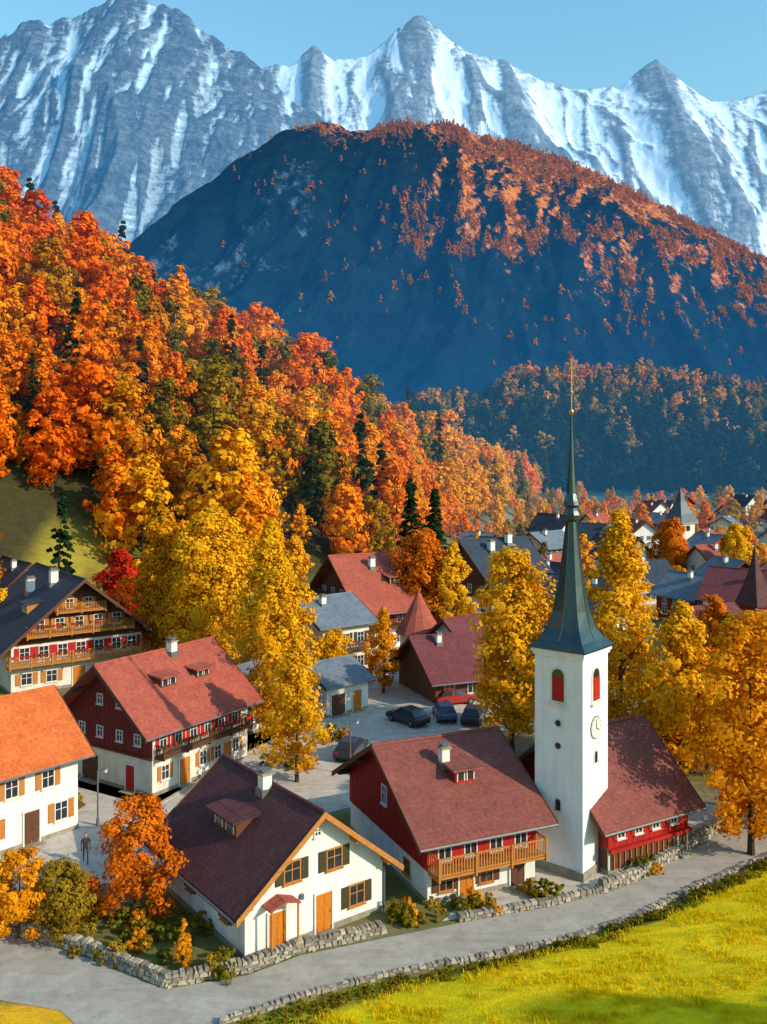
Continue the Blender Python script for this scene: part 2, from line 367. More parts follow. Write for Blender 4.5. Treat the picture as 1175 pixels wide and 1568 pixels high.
h.door('F',2.35,.85,1.7);h.door('F',5.6,.9,1.7,'dwood')
h.win('L',5.5,3.6,.6,1.0,None,'frame',.05);h.win('L',2.5,.7,.7,.75,None,'wood')
h.dormer(2.3,3.6,1.3,.75,'red',ms=.05);h.chim(3.6,2.9,1.1,.5)
h.finish('red_chalet',(2.35,48.9,0),rad(24))
h=House(6.4,8.6,3.3,7.0,'x','cream','rose',ov=.7,og=1.0,og2=.8)
for f in 'FLR': h.clad(f,1.5,'red')
h.fb('cladding','dwood','F',0.15,6.25,.3,1.45,0,.06)
h.fb('sill_beam','red','F',-.1,6.5,1.35,1.55,.06,.35)
for u in(.9,2.3,3.7,5.2): h.win('F',u,2.05,.5,.75,'rshut','frame',.05);
for i in range(14): h.fb('porch_posts','wood','F',.3+i*.44,.36+i*.44,.3,1.35,.06,.14)
h.fb('cladding','dwood','L',0.1,3,.3,1.45,0,.06);h.door('F',5.9,.7,1.2,'dwood',z=.1,off=.06)
nave=h
b=B();s_=3.1;zt=12.9
b.box('tower_walls','tower',0,s_,0,s_,-1,zt)
b.box('plinth','stone',-.1,s_+.1,-.1,s_+.1,-1,.5)
b.box('cornice','tower',-.1,s_+.1,-.1,s_+.1,zt-.4,zt-.22);b.box('cornice','tower',-.18,s_+.18,-.18,s_+.18,zt-.22,zt)
def arch(n,w,hh,z):
    P=[(-w/2,z),(w/2,z)];
    for i in range(n+1):
        t=math.pi*i/n;P.append((w/2*math.cos(t),z+hh-w/2+w/2*math.sin(t)))
    return P
def onface(bb,part,mat,poly,u,d0,d1,f):
    bb.prism(part,mat,[(u+p,z) for p,z in poly],(-d1,-d0),'y' if f=='F' else 'x')
c=s_/2
for f in 'FL':
    onface(b,'bell_opening','cream',arch(10,1.0,2.1,9.85),c,-.05,.05,f)
    onface(b,'bell_opening','glass',arch(10,.76,1.85,9.97),c,-.04,.065,f)
    onface(b,'bell_shutters','rshut',[(-.36,10.0),(-.02,10.0),(-.02,11.3),(-.36,11.3)],c,.06,.10,f)
    onface(b,'bell_shutters','rshut',[(.02,10.0),(.36,10.0),(.36,11.3),(.02,11.3)],c,.06,.10,f)
    for i in range(9): onface(b,'bell_louvres','rshut',[(-.34,10.05+i*.14),(.34,10.05+i*.14),(.34,10.1+i*.14),(-.34,10.1+i*.14)],c,.10,.13,f)
    onface(b,'bell_sill','cream',[(-.62,9.72),(.62,9.72),(.62,9.85),(-.62,9.85)],c,-.02,.16,f)
def disk(n,r,z): return [(r*math.cos(2*math.pi*i/n),z+r*math.sin(2*math.pi*i/n)) for i in range(n)]
onface(b,'clock_face','metal',disk(28,.66,8.4),c,-.02,.04,'F');onface(b,'clock_face','frame',disk(28,.6,8.4),c,-.02,.06,'F')
for i in range(12):
    t=i*math.pi/6;cc_,s2=math.cos(t),math.sin(t);onface(b,'clock_marks','metal',[(cc_*.48-.02,8.4+s2*.48-.03),(cc_*.48+.03,8.4+s2*.48-.03),(cc_*.54+.03,8.4+s2*.54+.03),(cc_*.54-.02,8.4+s2*.54+.03)],c,.06,.07,'F')
onface(b,'clock_hands','metal',[(-.03,8.35),(.03,8.35),(.02,8.88),(-.02,8.88)],c,.075,.09,'F');onface(b,'clock_hands','metal',[(-.05,8.42),(-.03,8.36),(.32,8.2),(.33,8.24)],c,.092,.105,'F')
for z in(8.7,7.4): 
    onface(b,'round_windows','cream',disk(14,.26,z),c,-.02,.04,'L');onface(b,'round_windows','glass',disk(14,.18,z),c,-.02,.055,'L')
for f,z in(('F',6.3),('L',3.6)):
    onface(b,'slit_windows','cream',arch(8,.5,.85,z),c,-.02,.04,f);onface(b,'slit_windows','glass',arch(8,.32,.66,z+.08),c,-.02,.055,f)
V=[];prof=[(0,1.86,2.6),(.1,1.86,2.6),(.45,1.52,2.0),(1.1,1.2,1.48),(2.1,.95,1.1),(3.6,.73,.80),(5.4,.50,.54),(7.3,.30,.32),(7.45,.46,.48),(7.7,.52,.54),(7.95,.42,.44),(8.1,.34,.36),(8.3,.48,.49),(8.5,.43,.45),(8.95,.28,.29),(10.3,.18,.19),(12.0,.10,.105),(13.6,.045,.05)]
n=8
for dz,rm,rc in prof:
    for i in range(8):
        t=i*math.pi/4;r=rm if i%2==0 else rc;V.append((c+r*math.cos(t),c+r*math.sin(t),zt+dz))
F=[(k*n+i,k*n+(i+1)%n,(k+1)*n+(i+1)%n,(k+1)*n+i) for k in range(len(prof)-1) for i in range(n)]+[tuple(range(8))[::-1]]
b.add('spire','spire',V,F)
for i in range(8):
    t=i*math.pi/4
    for k in range(2,7):
        r0=prof[k][1] if i%2==0 else prof[k][2];r1=prof[k+1][1] if i%2==0 else prof[k+1][2]
        b.cyl('spire_seams','spire',(c+r0*math.cos(t),c+r0*math.sin(t),zt+prof[k][0]),(c+r1*math.cos(t),c+r1*math.sin(t),zt+prof[k+1][0]),.03,n=5)
b.cyl('spire_rod','gold',(c,c,zt+13.5),(c,c,zt+16.9),.035,n=6)
for z,r in((13.75,.17),(14.9,.1)):
    b.cyl('spire_ball','gold',(c,c,zt+z-r),(c,c,zt+z),r*.55,r,10);b.cyl('spire_ball','gold',(c,c,zt+z),(c,c,zt+z+r),r,r*.5,10)
u=.707
for z,w in((15.9,.38),(15.5,.2),(16.3,.22)): b.cyl('spire_cross','gold',(c-w*u,c+w*u*.5,zt+z),(c+w*u,c-w*u*.5,zt+z),.04,n=6)
church=b.finish('village_church',(11.25,51.6,0),rad(50))
ne=nave.finish('nave',(12.9,52.4,0),rad(30))
bpy.context.view_layer.update()
ne.parent=church;ne.matrix_parent_inverse=church.matrix_world.inverted()
h=House(10,9,5.2,8.9,'x','cream','brick',ov=.9,og=1.4,og2=.9)
h.clad('L',2.7,'maroon');h.clad('F',4.75,'maroon')
h.balcony('F',.2,9.6,2.9,.9,'dwood',.75,True)
for u in(1,2.5,4,5.5,7,8.5): h.win('F',u,3.25,.6,1.05,'rshut','frame')
for u in(1.2,5,6.6,8.6): h.win('F',u,1.0,.65,.95,'wood','frame')
h.door('F',3.1,1.0,2.0);h.door('F',7.6,.9,2.0)
for u in(1.4,3.3,5.4,7.4): h.win('L',u,3.5,.55,.7,None,'frame',.05)
for u in(3.3,5.4): h.win('L',u,5.9,.5,.65,None,'frame',.05)
h.win('L',1.4,5.2,.4,.5,None,'frame',.05);h.door('L',2.2,.9,1.9,'rshut');h.door('L',6.5,1.8,2.0,'dwood');h.fb('belt','dwood','L',-.1,9.1,2.6,2.75,.05,.16)
h.dormer(1.9,3.4,1.6,.7,'dwood');h.dormer(1.9,7.0,1.4,.6,'dwood');h.chim(4.1,5.8,1.0,.6)
h.finish('maroon_farmhouse',(-16.3,64.4,0),rad(57))
h=House(10.5,8,5.3,8.3,'x','white','orange',ov=.8,og=.7)
for u in(1.5,3.8,6.0,8.4): h.win('F',u,3.3,.75,1.0,'wood','frame')
for u in(2.6,7.3): h.door('F',u,1.0,2.1,'dwood')
for u in(1,4.7,9.3): h.win('F',u,1.0,.8,1.1,'wood','frame')
h.finish('orange_roof_house',(-26.5,51,0),rad(50))
h=House(13.6,14,5.6,11.2,'y','cream','navy',ov=1.8,og=2.0,t=.22)
h.clad('F',4.9,'dwood')
h.balcony('F',-.5,14.1,3.0,1.3,'wood',1.0,True);h.balcony('F',1.2,12.4,5.8,1.2,'wood',1.0,True);h.balcony('F',4.2,9.4,8.0,1.0,'wood',.8)
for u in(1.3,3.2,5.1,7,8.9,10.8,12.5): h.win('F',u,3.4,.9,1.2,'rshut','frame')
for u in(2.8,4.8,6.8,8.8,10.8): h.win('F',u,6.2,.8,1.1,'wood','frame',.05)
h.win('F',5.8,8.3,.7,.9,'wood','frame',.05);h.win('F',7.8,8.3,.7,.9,'wood','frame',.05)
for u in(1.5,4,9.5,12): h.win('F',u,.9,1,1.1,'wood','frame')
h.door('F',6.8,1.3,2.1);h.chim(5.5,4.5,1.6,.8);h.chim(4.0,8,1.7,.8);h.dormer(2.2,3.5,2.2,1.0,'wood')
h.finish('alpine_chalet',(-37.5,92,0),rad(36))
h=House(9,14,5.6,11.2,'x','white','brick',ov=1.2,og=1.3)
for f in 'LF': h.clad(f,2.6,'dwood')
h.balcony('F',0,9,3.0,1.1,'dwood',.9,True);h.balcony('L',1,13,5.6,1.0,'dwood',.9)
for u in(1.2,3.2,5.2,7.4): h.win('F',u,3.4,.7,1.1,'rshut','frame',.05);h.win('F',u,.9,.8,1,None,'frame')
for u in(3,5.5,8,10.5): h.win('L',u,3.3,.8,1,None,'frame',.05);h.win('L',u,6,.8,1,None,'frame',.05)
h.chim(5,4,1.3,.7);h.dormer(2.5,6,1.6,.9);h.finish('timber_chalet',(-2.5,112,0),rad(30))
h=House(6.2,9,6.0,8.2,'x','cream','slate',ov=.8,og=.9)
for z in(1,3.6):
    for u in(1,3,5): h.win('F',u,z,.8,1.1,'shut','frame')
    for u in(2,4.5,7): h.win('L',u,z,.8,1.1,None,'frame')
h.balcony('F',0,6.2,3.1,.9,'dwood',.8,True);h.chim(3,2,1,.6);h.finish('guest_house',(-6.5,98,0),rad(38))
h=House(5,6,3.0,4.4,'x','white','slate',ov=.5,og=.5)
h.door('F',1.3,1.6,2.0,'dwood');h.door('F',3.6,1.0,2.0);h.win('L',3,1.2);h.finish('small_white_house',(-5.2,84,0),rad(42))
h=House(6,9,2.8,5.8,'x','dwood','wine',ov=.9,og=.8)
h.win('F',1.5,1,1,1);h.win('F',4,1,1,1);h.chim(3.5,2,1,.5);h.finish('wine_roof_house',(5.0,88,0),rad(22))
h=House(7,8,3.2,6.2,'x','cream','wine',ov=.8,og=.8)
h.win('F',1.5,1,1,1);h.door('F',4,1,2);h.finish('wine_roof_house',(9.5,97,0),rad(38))
h=House(5,7,2.8,5.0,'x','white','slate',ov=.6,og=.6);h.win('F',2,1);h.win('L',3,1);h.finish('slate_roof_annex',(-11.5,79,0),rad(55))
h=House(10,12,7.2,12.0,'x','white','navy',ov=1.2,og=1.3)
for f in 'LF': h.clad(f,4.2,'dwood')
h.balcony('F',0,10,4.4,1.1,'dwood',.9,True)
for u in(1.4,3.6,5.8,8): h.win('F',u,4.8,.8,1.1,'rshut','frame',.05);h.win('F',u,1.8,.9,1.2,None,'frame')
for u in(2,5,8): h.win('L',u,4.8,.8,1.1,None,'frame',.05);h.win('L',u,1.6,.9,1.2,None,'frame')
h.chim(4,3,1.5,.8);h.chim(5,7,1.5,.8);h.finish('dark_chalet',(15,126,0),rad(32))
h=House(6,7,4.2,6.8,'x','red','wine',ov=.7,og=.7)
for u in(1.5,3,4.5): h.win('F',u,2.6,.7,.9,None,'frame')
h.door('F',2,1,2);h.finish('red_barn_house',(36.5,101,0),rad(25))
def lathe(bb,part,mat,prof,cx,cy,n=14):
    V=[];
    for r,z in prof:
        for i in range(n): V.append((cx+r*math.cos(2*math.pi*i/n),cy+r*math.sin(2*math.pi*i/n),z))
    bb.add(part,mat,V,[(k*n+i,k*n+(i+1)%n,(k+1)*n+(i+1)%n,(k+1)*n+i) for k in range(len(prof)-1) for i in range(n)])
b=B()
lathe(b,'walls','cream',[(2.1,-.5),(2.1,4.4)],0,0);lathe(b,'roof','t_bricky',[(2.7,4.1),(2.6,4.25),(1.6,5.9),(.5,7.9),(.05,8.8)],0,0)
for a in range(8):
    t=a*math.pi/4;b.cyl('windows','glass',(2.0*math.cos(t),2.0*math.sin(t),2.4),(2.13*math.cos(t),2.13*math.sin(t),2.4),.35,n=10)
b.finish('turret_house',(4.0,104,0),0)
def spired(name,loc,w,zb,zt,wall,roof):
    b=B();b.box('tower_walls',wall,-w/2,w/2,-w/2,w/2,-1,zb)
    q=w*.62;b.box('cornice',wall,-q,q,-q,q,zb-.2,zb)
    V=[];pr=[(q*1.05,zb),(q*.7,zb+(zt-zb)*.25),(q*.3,zb+(zt-zb)*.6),(.04,zt)]
    for r,z in pr: V+=[(-r,-r,z),(r,-r,z),(r,r,z),(-r,r,z)]
    b.add('spire',roof,V,[(k*4+i,k*4+(i+1)%4,(k+1)*4+(i+1)%4,(k+1)*4+i) for k in range(3) for i in range(4)])
    b.box('belfry_opening','glass',-w*.15,w*.15,-w/2-.03,-w/2-.01,zb-2.2,zb-.8);b.box('belfry_opening','glass',-w/2-.03,-w/2-.01,-w*.15,w*.15,zb-2.2,zb-.8)
    b.finish(name,loc,rad(30))
spired('distant_church_tower',(78,240,0),5,7,16,'cream','spire')
spired('bell_tower',(45.5,112,0),2.6,6.0,13.0,'maroon','t_purplex')
protos=[]
for i,(wl,rf,W,L,he,hr) in enumerate([('white','rose',8,8,4.5,7.6),('cream','slate',9,8,5,7.5),('white','navy',8,10,4.5,8.2),('cream','brick',7,8,3.8,6.8),('white','wine',10,9,5.2,8.8),('cream','navy',7,7,4,6.6),('red','slate',8,7,4.2,7)]):
    h=House(W,L,he,hr,'x' if i%2 else 'y',wl,rf,ov=.8,og=.8)
    for z in (1,he-1.7):
        for u in np.arange(1.2,W-.5,1.8): h.win('F',float(u),z,.8,1.0,'dwood' if i%2 else None)
        for u in np.arange(1.4,L-.5,2.0): h.win('L',float(u),z,.8,1.0)
    h.chim(3,3,1.1,.6);protos.append(h.single('town_house_mesh'))
rr=random.Random(3);placed=[]
def put(x,y,yaw=None,k=None,z=0):
    link('town_house',protos[k if k is not None else rr.randrange(7)],(x,y,z),rad(yaw if yaw is not None else rr.uniform(10,60)),rr.uniform(.85,1.05));placed.append((x,y))
for x,y in((30,118),(44,130),(52,120),(40,148),(55,150),(66,142),(28,150),(76,165),(62,172),(46,175),(88,190),(70,198),(52,205),(34,190),(96,215),(84,225),(64,235),(48,240),(108,240),(100,262),(86,280),(66,275),(120,275),(112,300),(95,320),(135,310),(128,340),(108,352),(150,345),(148,375),(125,390),(20,155),(12,140),(25,175),(160,390),(170,370),(22,205),(60,132),(24,132),(105,190),(118,215),(130,245),(142,280),(92,170),(80,148)):
    put(x+rr.uniform(-2,2),y+rr.uniform(-2,2))

# ------------------------------------------------------------------ TERRAIN
OUT=[(-60,30),(-12,34),(-7.1,38.7),(-3,40.9),(0.4,42.4),(5,43.8),(9.2,45.4),(14,48.2),(18.3,51.6),(26,57),(60,75)]
TOE=[(-140,40),(-90,78),(-55,110),(-28,128),(0,155),(15,220),(52,360),(100,520),(300,900),(900,2500)]
def tz(X,Y):
    X=np.asarray(X,float);Y=np.asarray(Y,float)
    d=-polydist(X,Y,OUT)
    hill=.5*np.clip(d-.5,0,2)+.2*np.clip(d-2.5,0,60)+ .25*(fbm(X/6,Y/6,3,5)-.5)*ss(1,5,d)
    z=np.where(d>0,hill,0)*ss(-8,9,X)
    s=polydist(X,Y,TOE)
    up=.82*5*np.log1p(np.exp(np.clip((s-4)/5,-30,30)))
    up=up*(1+.34*(fbm(X/38,Y/38,3,9)-.5))
    cap=np.interp(Y,[0,180,235,300,400,520,700,900],[150,142,124,78,35,4,0,0])*(1+.16*(fbm(X/30,Y/30,3,31)-.5))
    cap=np.maximum(cap,.01);up=np.where(s>-25,up,0)
    up=cap*(1-np.exp(-up/cap*1.25))
    return z+up
put(-49,116,40,2,float(tz(-49,116))-.3)
def gs(a0,a1,st,g,lim):
    L=[a0]; 
    while L[-1]<a1: L.append(L[-1]+st)
    while L[-1]<lim: st*=g;L.append(L[-1]+st)
    return L
ys=np.array(gs(-40,25,4,1,25)[:-1]+gs(25,62,.7,1.028,11000))
xr=gs(0,26,.8,1.035,9000);xs=np.array([-x for x in xr[:0:-1]]+xr)
X,Y=np.meshgrid(xs,ys);Z=tz(X,Y)
d=-polydist(X,Y,OUT);s=polydist(X,Y,TOE)
n1=fbm(X/3,Y/3,4,3);n2=fbm(X/14,Y/14,3,4)
def C(c): return np.array(c)[None,None,:]
col=np.broadcast_to(C((.22,.19,.13)),X.shape+(3,)).copy()
def blend(col,c,w): return col*(1-w[...,None])+C(c)*w[...,None]
col=blend(col,(.15,.15,.03),ss(.45,.55,n2)*.8)
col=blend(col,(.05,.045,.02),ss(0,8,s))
clear=ss(-52,-48,X)*ss(-34,-38,X)*ss(108,113,Y)*ss(142,134,Y)
col=blend(col,(.32,.25,.04),clear*ss(.36,.46,fbm(X/4,Y/4,3,12)))
mead=ss(.2,.9,d)
col=blend(col,(.78,.56,.005),mead);col=blend(col,(.86,.57,.006),mead*ss(.4,.7,n2));col=blend(col,(.50,.44,.006),mead*ss(.6,.45,n1)*.35)
bank=ss(.2,.6,d)*ss(2.4,1.6,d);col=blend(col,(.18,.20,.02),bank*.7)
lf=ss(40.4,39.6,Y)*ss(-11,-12,X);col=blend(col,(.78,.40,.02),lf)
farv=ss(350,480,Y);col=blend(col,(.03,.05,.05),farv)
A=np.concatenate([col,np.ones(X.shape+(1,))],-1).reshape(-1,4)
m,nt,out=newmat('ground_soil_and_grass')
v=coords(nt);f=noise(nt,v,1.6,6,.7);f2=noise(nt,v,9,3,.7);f3=noise(nt,coords(nt,(.35,1,1)),.8,4,.6,.8)
cc=mixc(nt,1,attr(nt,'col','Color'),mixc(nt,contrast(nt,f,.3,.7),(.75,.78,.7),(1.15,1.12,1.1)),'MULTIPLY')
cc=mixc(nt,.45,cc,mixc(nt,contrast(nt,f2,.3,.7),(.58,.62,.5),(1.3,1.3,1.3)),'MULTIPLY')
cc=mixc(nt,.5,cc,mixc(nt,contrast(nt,f3,.35,.6),(.60,.72,.6),(1.2,1.12,1.1)),'MULTIPLY')
g_=bsdf(nt,out,cc,.95,.1,mth(nt,'ADD',f2,mth(nt,'MULTIPLY',f3,2.0)),.6,.1)
haze_glow(nt,out,g_.outputs[0],(.06,.26,.45),wmap(nt,1,150,500,0,.34))
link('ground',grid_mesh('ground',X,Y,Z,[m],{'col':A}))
def flat(name,poly,z,mat):
    import bmesh
    bm=bmesh.new();f=bm.faces.new([bm.verts.new((x,y,z)) for x,y in poly]);bmesh.ops.triangulate(bm,faces=[f]);bm.normal_update()
    me=bpy.data.meshes.new(name);bm.to_mesh(me);bm.free();me.materials.append(mat)
    return link(name,me)
def roadmat(name,c1,c2):
    m,nt,out=newmat(name);v=coords(nt)
    a=contrast(nt,noise(nt,v,.5,7,.7,.6),.35,.68);b_=noise(nt,v,14,4,.7)
    c=mixc(nt,a,c1,c2);c=mixc(nt,.4,c,mixc(nt,b_,(.4,.4,.4),(1.2,1.2,1.2)),'MULTIPLY')
    g=contrast(nt,noise(nt,v,1.7,6,.72),.50,.70);c=mixc(nt,mth(nt,'MULTIPLY',g,.45),c,(.17,.14,.10))
    t=contrast(nt,noise(nt,coords(nt,(.25,1.4,1)),.9,4,.6,1.0),.5,.7);c=mixc(nt,mth(nt,'MULTIPLY',t,.3),c,(.15,.14,.13))
    bsdf(nt,out,c,.9,.2,b_,.35,.02);return m
M['road']=roadmat('worn_asphalt',(.33,.29,.25),(.44,.40,.35));M['pave']=roadmat('pale_paving',(.47,.41,.35),(.62,.55,.47))
INN=[(40,71),(25,62.0),(18.9,56.0),(14.8,51.9),(12.0,50.2),(9,48.8),(3.8,47),(.4,45.7),(-4,44.0),(-6.3,42.3),(-9.8,41.2)]
flat('road',[(-45,41.6),(-19,40.9),(-14,39.6),(-12.2,37.8),(-12,35.5),(-8,35.5),(-7.3,37.5),(-6.6,38.9)]+[(x,y+.0) for x,y in OUT[3:10]]+[(40,64.4)]+INN+[(-14.4,43.9),(-19.3,46.2),(-45,50)],.02,M['road'])
flat('street_paving',[(-45,50.5),(-21,49.6),(-15.2,51.5),(-11.4,55.5),(-6,60),(-1,63.5),(1.5,66),(6,72),(10.5,80),(13,95),(7,128),(0,140),(-3,128),(-1,98),(-5,86),(-9,78),(-11,74),(-15.7,62.5),(-24,67.5),(-32,66),(-45,58)],.024,M['pave'])
flat('church_yard',[(3,47.2),(9,49.0),(14,51.9),(18.4,56),(24,62.5),(16,66),(9,62),(8,55)],.028,M['pave'])
def strip(name,pts,w,h,mat,z=0):
    b=B()
    for (ax,ay),(bx,by) in zip(pts[:-1],pts[1:]):
        dx,dy=bx-ax,by-ay;L=math.hypot(dx,dy);nx,ny=-dy/L*w/2,dx/L*w/2;k=max(1,int(L/1.0))
        for i in range(k):
            t0,t1=i/k+.012/L,(i+1)/k-.012/L
            p=(ax+dx*t0,ay+dy*t0);q=(ax+dx*t1,ay+dy*t1);hh=h+random.uniform(-.01,.01)
            b.hexa('kerb',mat,[(p[0]-nx,p[1]-ny,z-.1),(q[0]-nx,q[1]-ny,z-.1),(q[0]+nx,q[1]+ny,z-.1),(p[0]+nx,p[1]+ny,z-.1),
                               (p[0]-nx,p[1]-ny,z+hh),(q[0]-nx,q[1]-ny,z+hh),(q[0]+nx,q[1]+ny,z+hh),(p[0]+nx,p[1]+ny,z+hh)])
    return link(name,b.single(name))
strip('street_kerb',[(-15.7,62.5),(-11,74),(-9,78),(-5,86),(-1,98)],.25,.13,'stone2')
def stonewall(name,pts,h,w=.45,seed=1):
    r=random.Random(seed);b=B()
    for (ax,ay),(bx,by) in zip(pts[:-1],pts[1:]):
        dx,dy=bx-ax,by-ay;L=math.hypot(dx,dy);ux,uy=dx/L,dy/L;nx,ny=-uy,ux
        def P(s_,n_,z_): return (ax+ux*s_+nx*n_,ay+uy*s_+ny*n_,z_)
        b.hexa('core','stone3',[P(0,-w*.36,-.3),P(L,-w*.36,-.3),P(L,w*.36,-.3),P(0,w*.36,-.3),P(0,-w*.36,h*.9),P(L,-w*.36,h*.9),P(L,w*.36,h*.9),P(0,w*.36,h*.9)])
        z=-.08
        while z<h:
            rh=r.uniform(.13,.2);s0=-.05
            while s0<L:
                sl=r.uniform(.16,.42);o=r.uniform(-.06,.06);top=z+rh-.02+r.uniform(-.04,.04)
                V=[P(s0+.02,-w/2-o,z),P(s0+sl-.02,-w/2-o,z),P(s0+sl-.02,w/2+o,z),P(s0+.02,w/2+o,z),P(s0+.05,-w/2+.04-o,top),P(s0+sl-.05,-w/2+.04-o,top),P(s0+sl-.05,w/2-.04+o,top),P(s0+.05,w/2-.04+o,top)]
                V=[(a+r.uniform(-.03,.03),c_+r.uniform(-.03,.03),e+r.uniform(-.025,.025)) for a,c_,e in V]
                b.hexa('stones',r.choice(['stone','stone2','stone','stone2','stone3']),V);s0+=sl
            z+=rh
    return link(name,b.single(name))
stonewall('stone_wall',[(-9.9,41.5),(-6.4,42.7),(-4.2,44.3),(-.2,46.0)],.5,seed=1)
stonewall('stone_wall',[(-19.5,46.4),(-14.4,44.2),(-9.9,41.5)],.65,seed=2)
stonewall('stone_wall',[(3.9,47.3),(9,49.0),(11.8,50.3)],.4,seed=3)
stonewall('stone_wall',[(12.0,50.4),(14.7,52.1),(18.8,56.1),(25,62.2),(32,67)],.65,seed=4)
stonewall('roadside_stone_edging',[(-6.9,37),(-6.8,38.8)]+OUT[3:10],.2,.34,seed=6)

# ------------------------------------------------------------------ MOUNTAINS
def mfun(crest,D0,base,amp,seed,sx,sy,warp,p=1.12,jag=.012,back=None,skew=0,g=.55):
    cx=np.array([c[0] for c in crest],float);cz=np.array([c[1] for c in crest],float);back=back or (D0-base)*.8
    def f(X,Y):
        t=np.clip((Y-base)/(D0-base),0,1);tb=np.clip((Y-D0)/back,0,1)
        Xw=X+warp*(1-t)*(fbm(X/sx*.6,Y/sy,3,seed+50)-.5)*2
        H=np.interp(Xw,cx,cz)
        z=H*(t**p)
        wx=.9*(fbm(X/sx*.9,Y/sx*.9,3,seed+3)-.5)
        r=.68*rdg((X+skew*(Y-D0))/sx+wx,Y/sy,6,seed,g)+.32*rdg(X/sx*2.6-.3*Y/sx+wx,Y/sy*1.8,5,seed+5,g)
        env=np.clip(4*t*(1-t),0,1)**.7
        z=z+H*amp*(r-.5)*env+H*jag*(fbm(X/sx*9,Y/sx*9,4,seed+9)-.5)*2*np.clip(t*3,0,1)*(.35+.65*ss(.9,1,t))
        z=z*(1-tb)**1.3
        return np.where(t<=0,-5-0*z,z),t
    return f
def mount(name,f,x0,x1,D0,base,nx,ny,mat,attrf,back):
    xs=np.linspace(x0,x1,nx);ys=np.concatenate([np.linspace(base-5,D0,ny),np.linspace(D0,D0+back,14)[1:]])
    X,Y=np.meshgrid(xs,ys);Z,t=f(X,Y);at=attrf(X,Y,Z,t)
    return link(name,grid_mesh(name,X,Y,Z,[mat],at))
def blurx(Z,k):
    P=np.pad(Z,((0,0),(k,k)),'edge');c=np.cumsum(P,1);c=np.pad(c,((0,0),(1,0)));return (c[:,2*k+1:]-c[:,:-2*k-1])/(2*k+1)
def rockmat(name,rock1,rock2,snow,haze,hs,sc,bd,lo=.36,hi=.66,k3=.5,k4=.55):
    m,nt,out=newmat(name)
    v=coords(nt);v3=coords(nt,(.5,.5,2.0))
    n_=noise(nt,v,sc,6,.68,.4);n3=noise(nt,v,sc*5,6,.7);n4=noise(nt,v3,sc*2.5,6,.7,.5)
    rk=mixc(nt,contrast(nt,n_,.35,.65),rock1,rock2)
    rk=mixc(nt,.55,rk,mixc(nt,contrast(nt,n3,.38,.62),(.3,.32,.38),(1.5,1.45,1.4)),'MULTIPLY')
    rk=mixc(nt,.55,rk,mixc(nt,contrast(nt,n4,.38,.62),(.35,.38,.42),(1.45,1.4,1.35)),'MULTIPLY')
    f=mth(nt,'ADD',attr(nt,'snow'),mth(nt,'MULTIPLY',mth(nt,'SUBTRACT',n3,.5),k3))
    f=mth(nt,'ADD',f,mth(nt,'MULTIPLY',mth(nt,'SUBTRACT',n4,.5),k4))
    fs=contrast(nt,f,lo,hi)
    c=mixc(nt,fs,rk,snow)
    b=bsdf(nt,out,c,.9,.1,mth(nt,'MULTIPLY',n3,mth(nt,'SUBTRACT',1.15,fs)),.8,bd)
    haze_glow(nt,out,b.outputs[0],haze,hs);return m
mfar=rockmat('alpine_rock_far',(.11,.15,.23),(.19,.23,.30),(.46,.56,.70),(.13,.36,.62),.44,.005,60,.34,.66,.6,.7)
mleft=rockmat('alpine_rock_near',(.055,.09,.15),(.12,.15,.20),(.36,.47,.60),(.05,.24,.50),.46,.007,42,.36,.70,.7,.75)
FAR=[(-4400,2900),(-1037,2974),(-862,3024),(-662,3049),(-537,3174),(-387,3074),(-137,3099),(62,3249),(262,3404),(462,3274),(662,3124),(962,3049),(1212,2924),(1562,2824),(1812,2874),(2087,3069),(2262,2899),(2487,2749),(2712,2749),(2937,2849),(3560,3070),(4560,2520),(6000,2300)]
LEFT=[(-5000,1500),(-3456,1949),(-2406,2264),(-2056,2281),(-1881,2351),(-1654,2369),(-1531,2456),(-1391,2509),(-1199,2439),(-1041,2386),(-901,2264),(-726,2176),(-621,2071),(-516,1949),(-341,1844),(-96,1564),(394,1074),(1094,374),(1500,0)]
MID=[(-2175,24),(-1575,224),(-975,504),(-795,664),(-575,844),(-415,954),(-295,1024),(-195,1054),(-110,1028),(-55,1026),(20,1050),(65,1054),(225,1034),(465,964),(685,884),(865,784),(1025,694),(1175,604),(1525,424),(2025,184),(2600,60)]
WOOD=[(-200,0),(-112,5),(-16,42),(7,57),(37,73),(91,69),(127,96),(187,97),(247,96),(307,87),(352,78),(487,60),(667,18),(800,5)]
def snowf(base,ka,sa,kb,sb,zr,cs,seed,lk=.5):
    def g(X,Y,Z,t):
        c=(blurx(Z,ka)-Z)/sa*.45+(blurx(Z,kb)-Z)/sb*.75
        line=ss(.80,.93,rdg(X/cs+.6*fbm(X/cs,Y/cs,3,seed),Y/(cs*3.2),2,seed+1,.3))*lk*ss(.3,.6,fbm(X/500,Y/500,2,seed+8))
        sn=base+np.clip(c,-.4,.5)+(Z/zr-.7)*.4+line+.5*(fbm(X/400,Y/400,4,77)-.5)
        return {'snow':np.clip(sn,0,1.2).ravel()}
    return g
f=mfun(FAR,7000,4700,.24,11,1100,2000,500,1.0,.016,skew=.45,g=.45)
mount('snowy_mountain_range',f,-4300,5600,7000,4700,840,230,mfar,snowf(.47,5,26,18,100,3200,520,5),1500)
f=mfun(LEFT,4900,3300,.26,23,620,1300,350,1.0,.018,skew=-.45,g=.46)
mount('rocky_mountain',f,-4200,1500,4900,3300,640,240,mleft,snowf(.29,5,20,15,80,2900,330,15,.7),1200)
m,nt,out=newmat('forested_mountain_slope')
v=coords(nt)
n_=noise(nt,v,.012,7,.72,.4);n5=noise(nt,v,.06,4,.75)
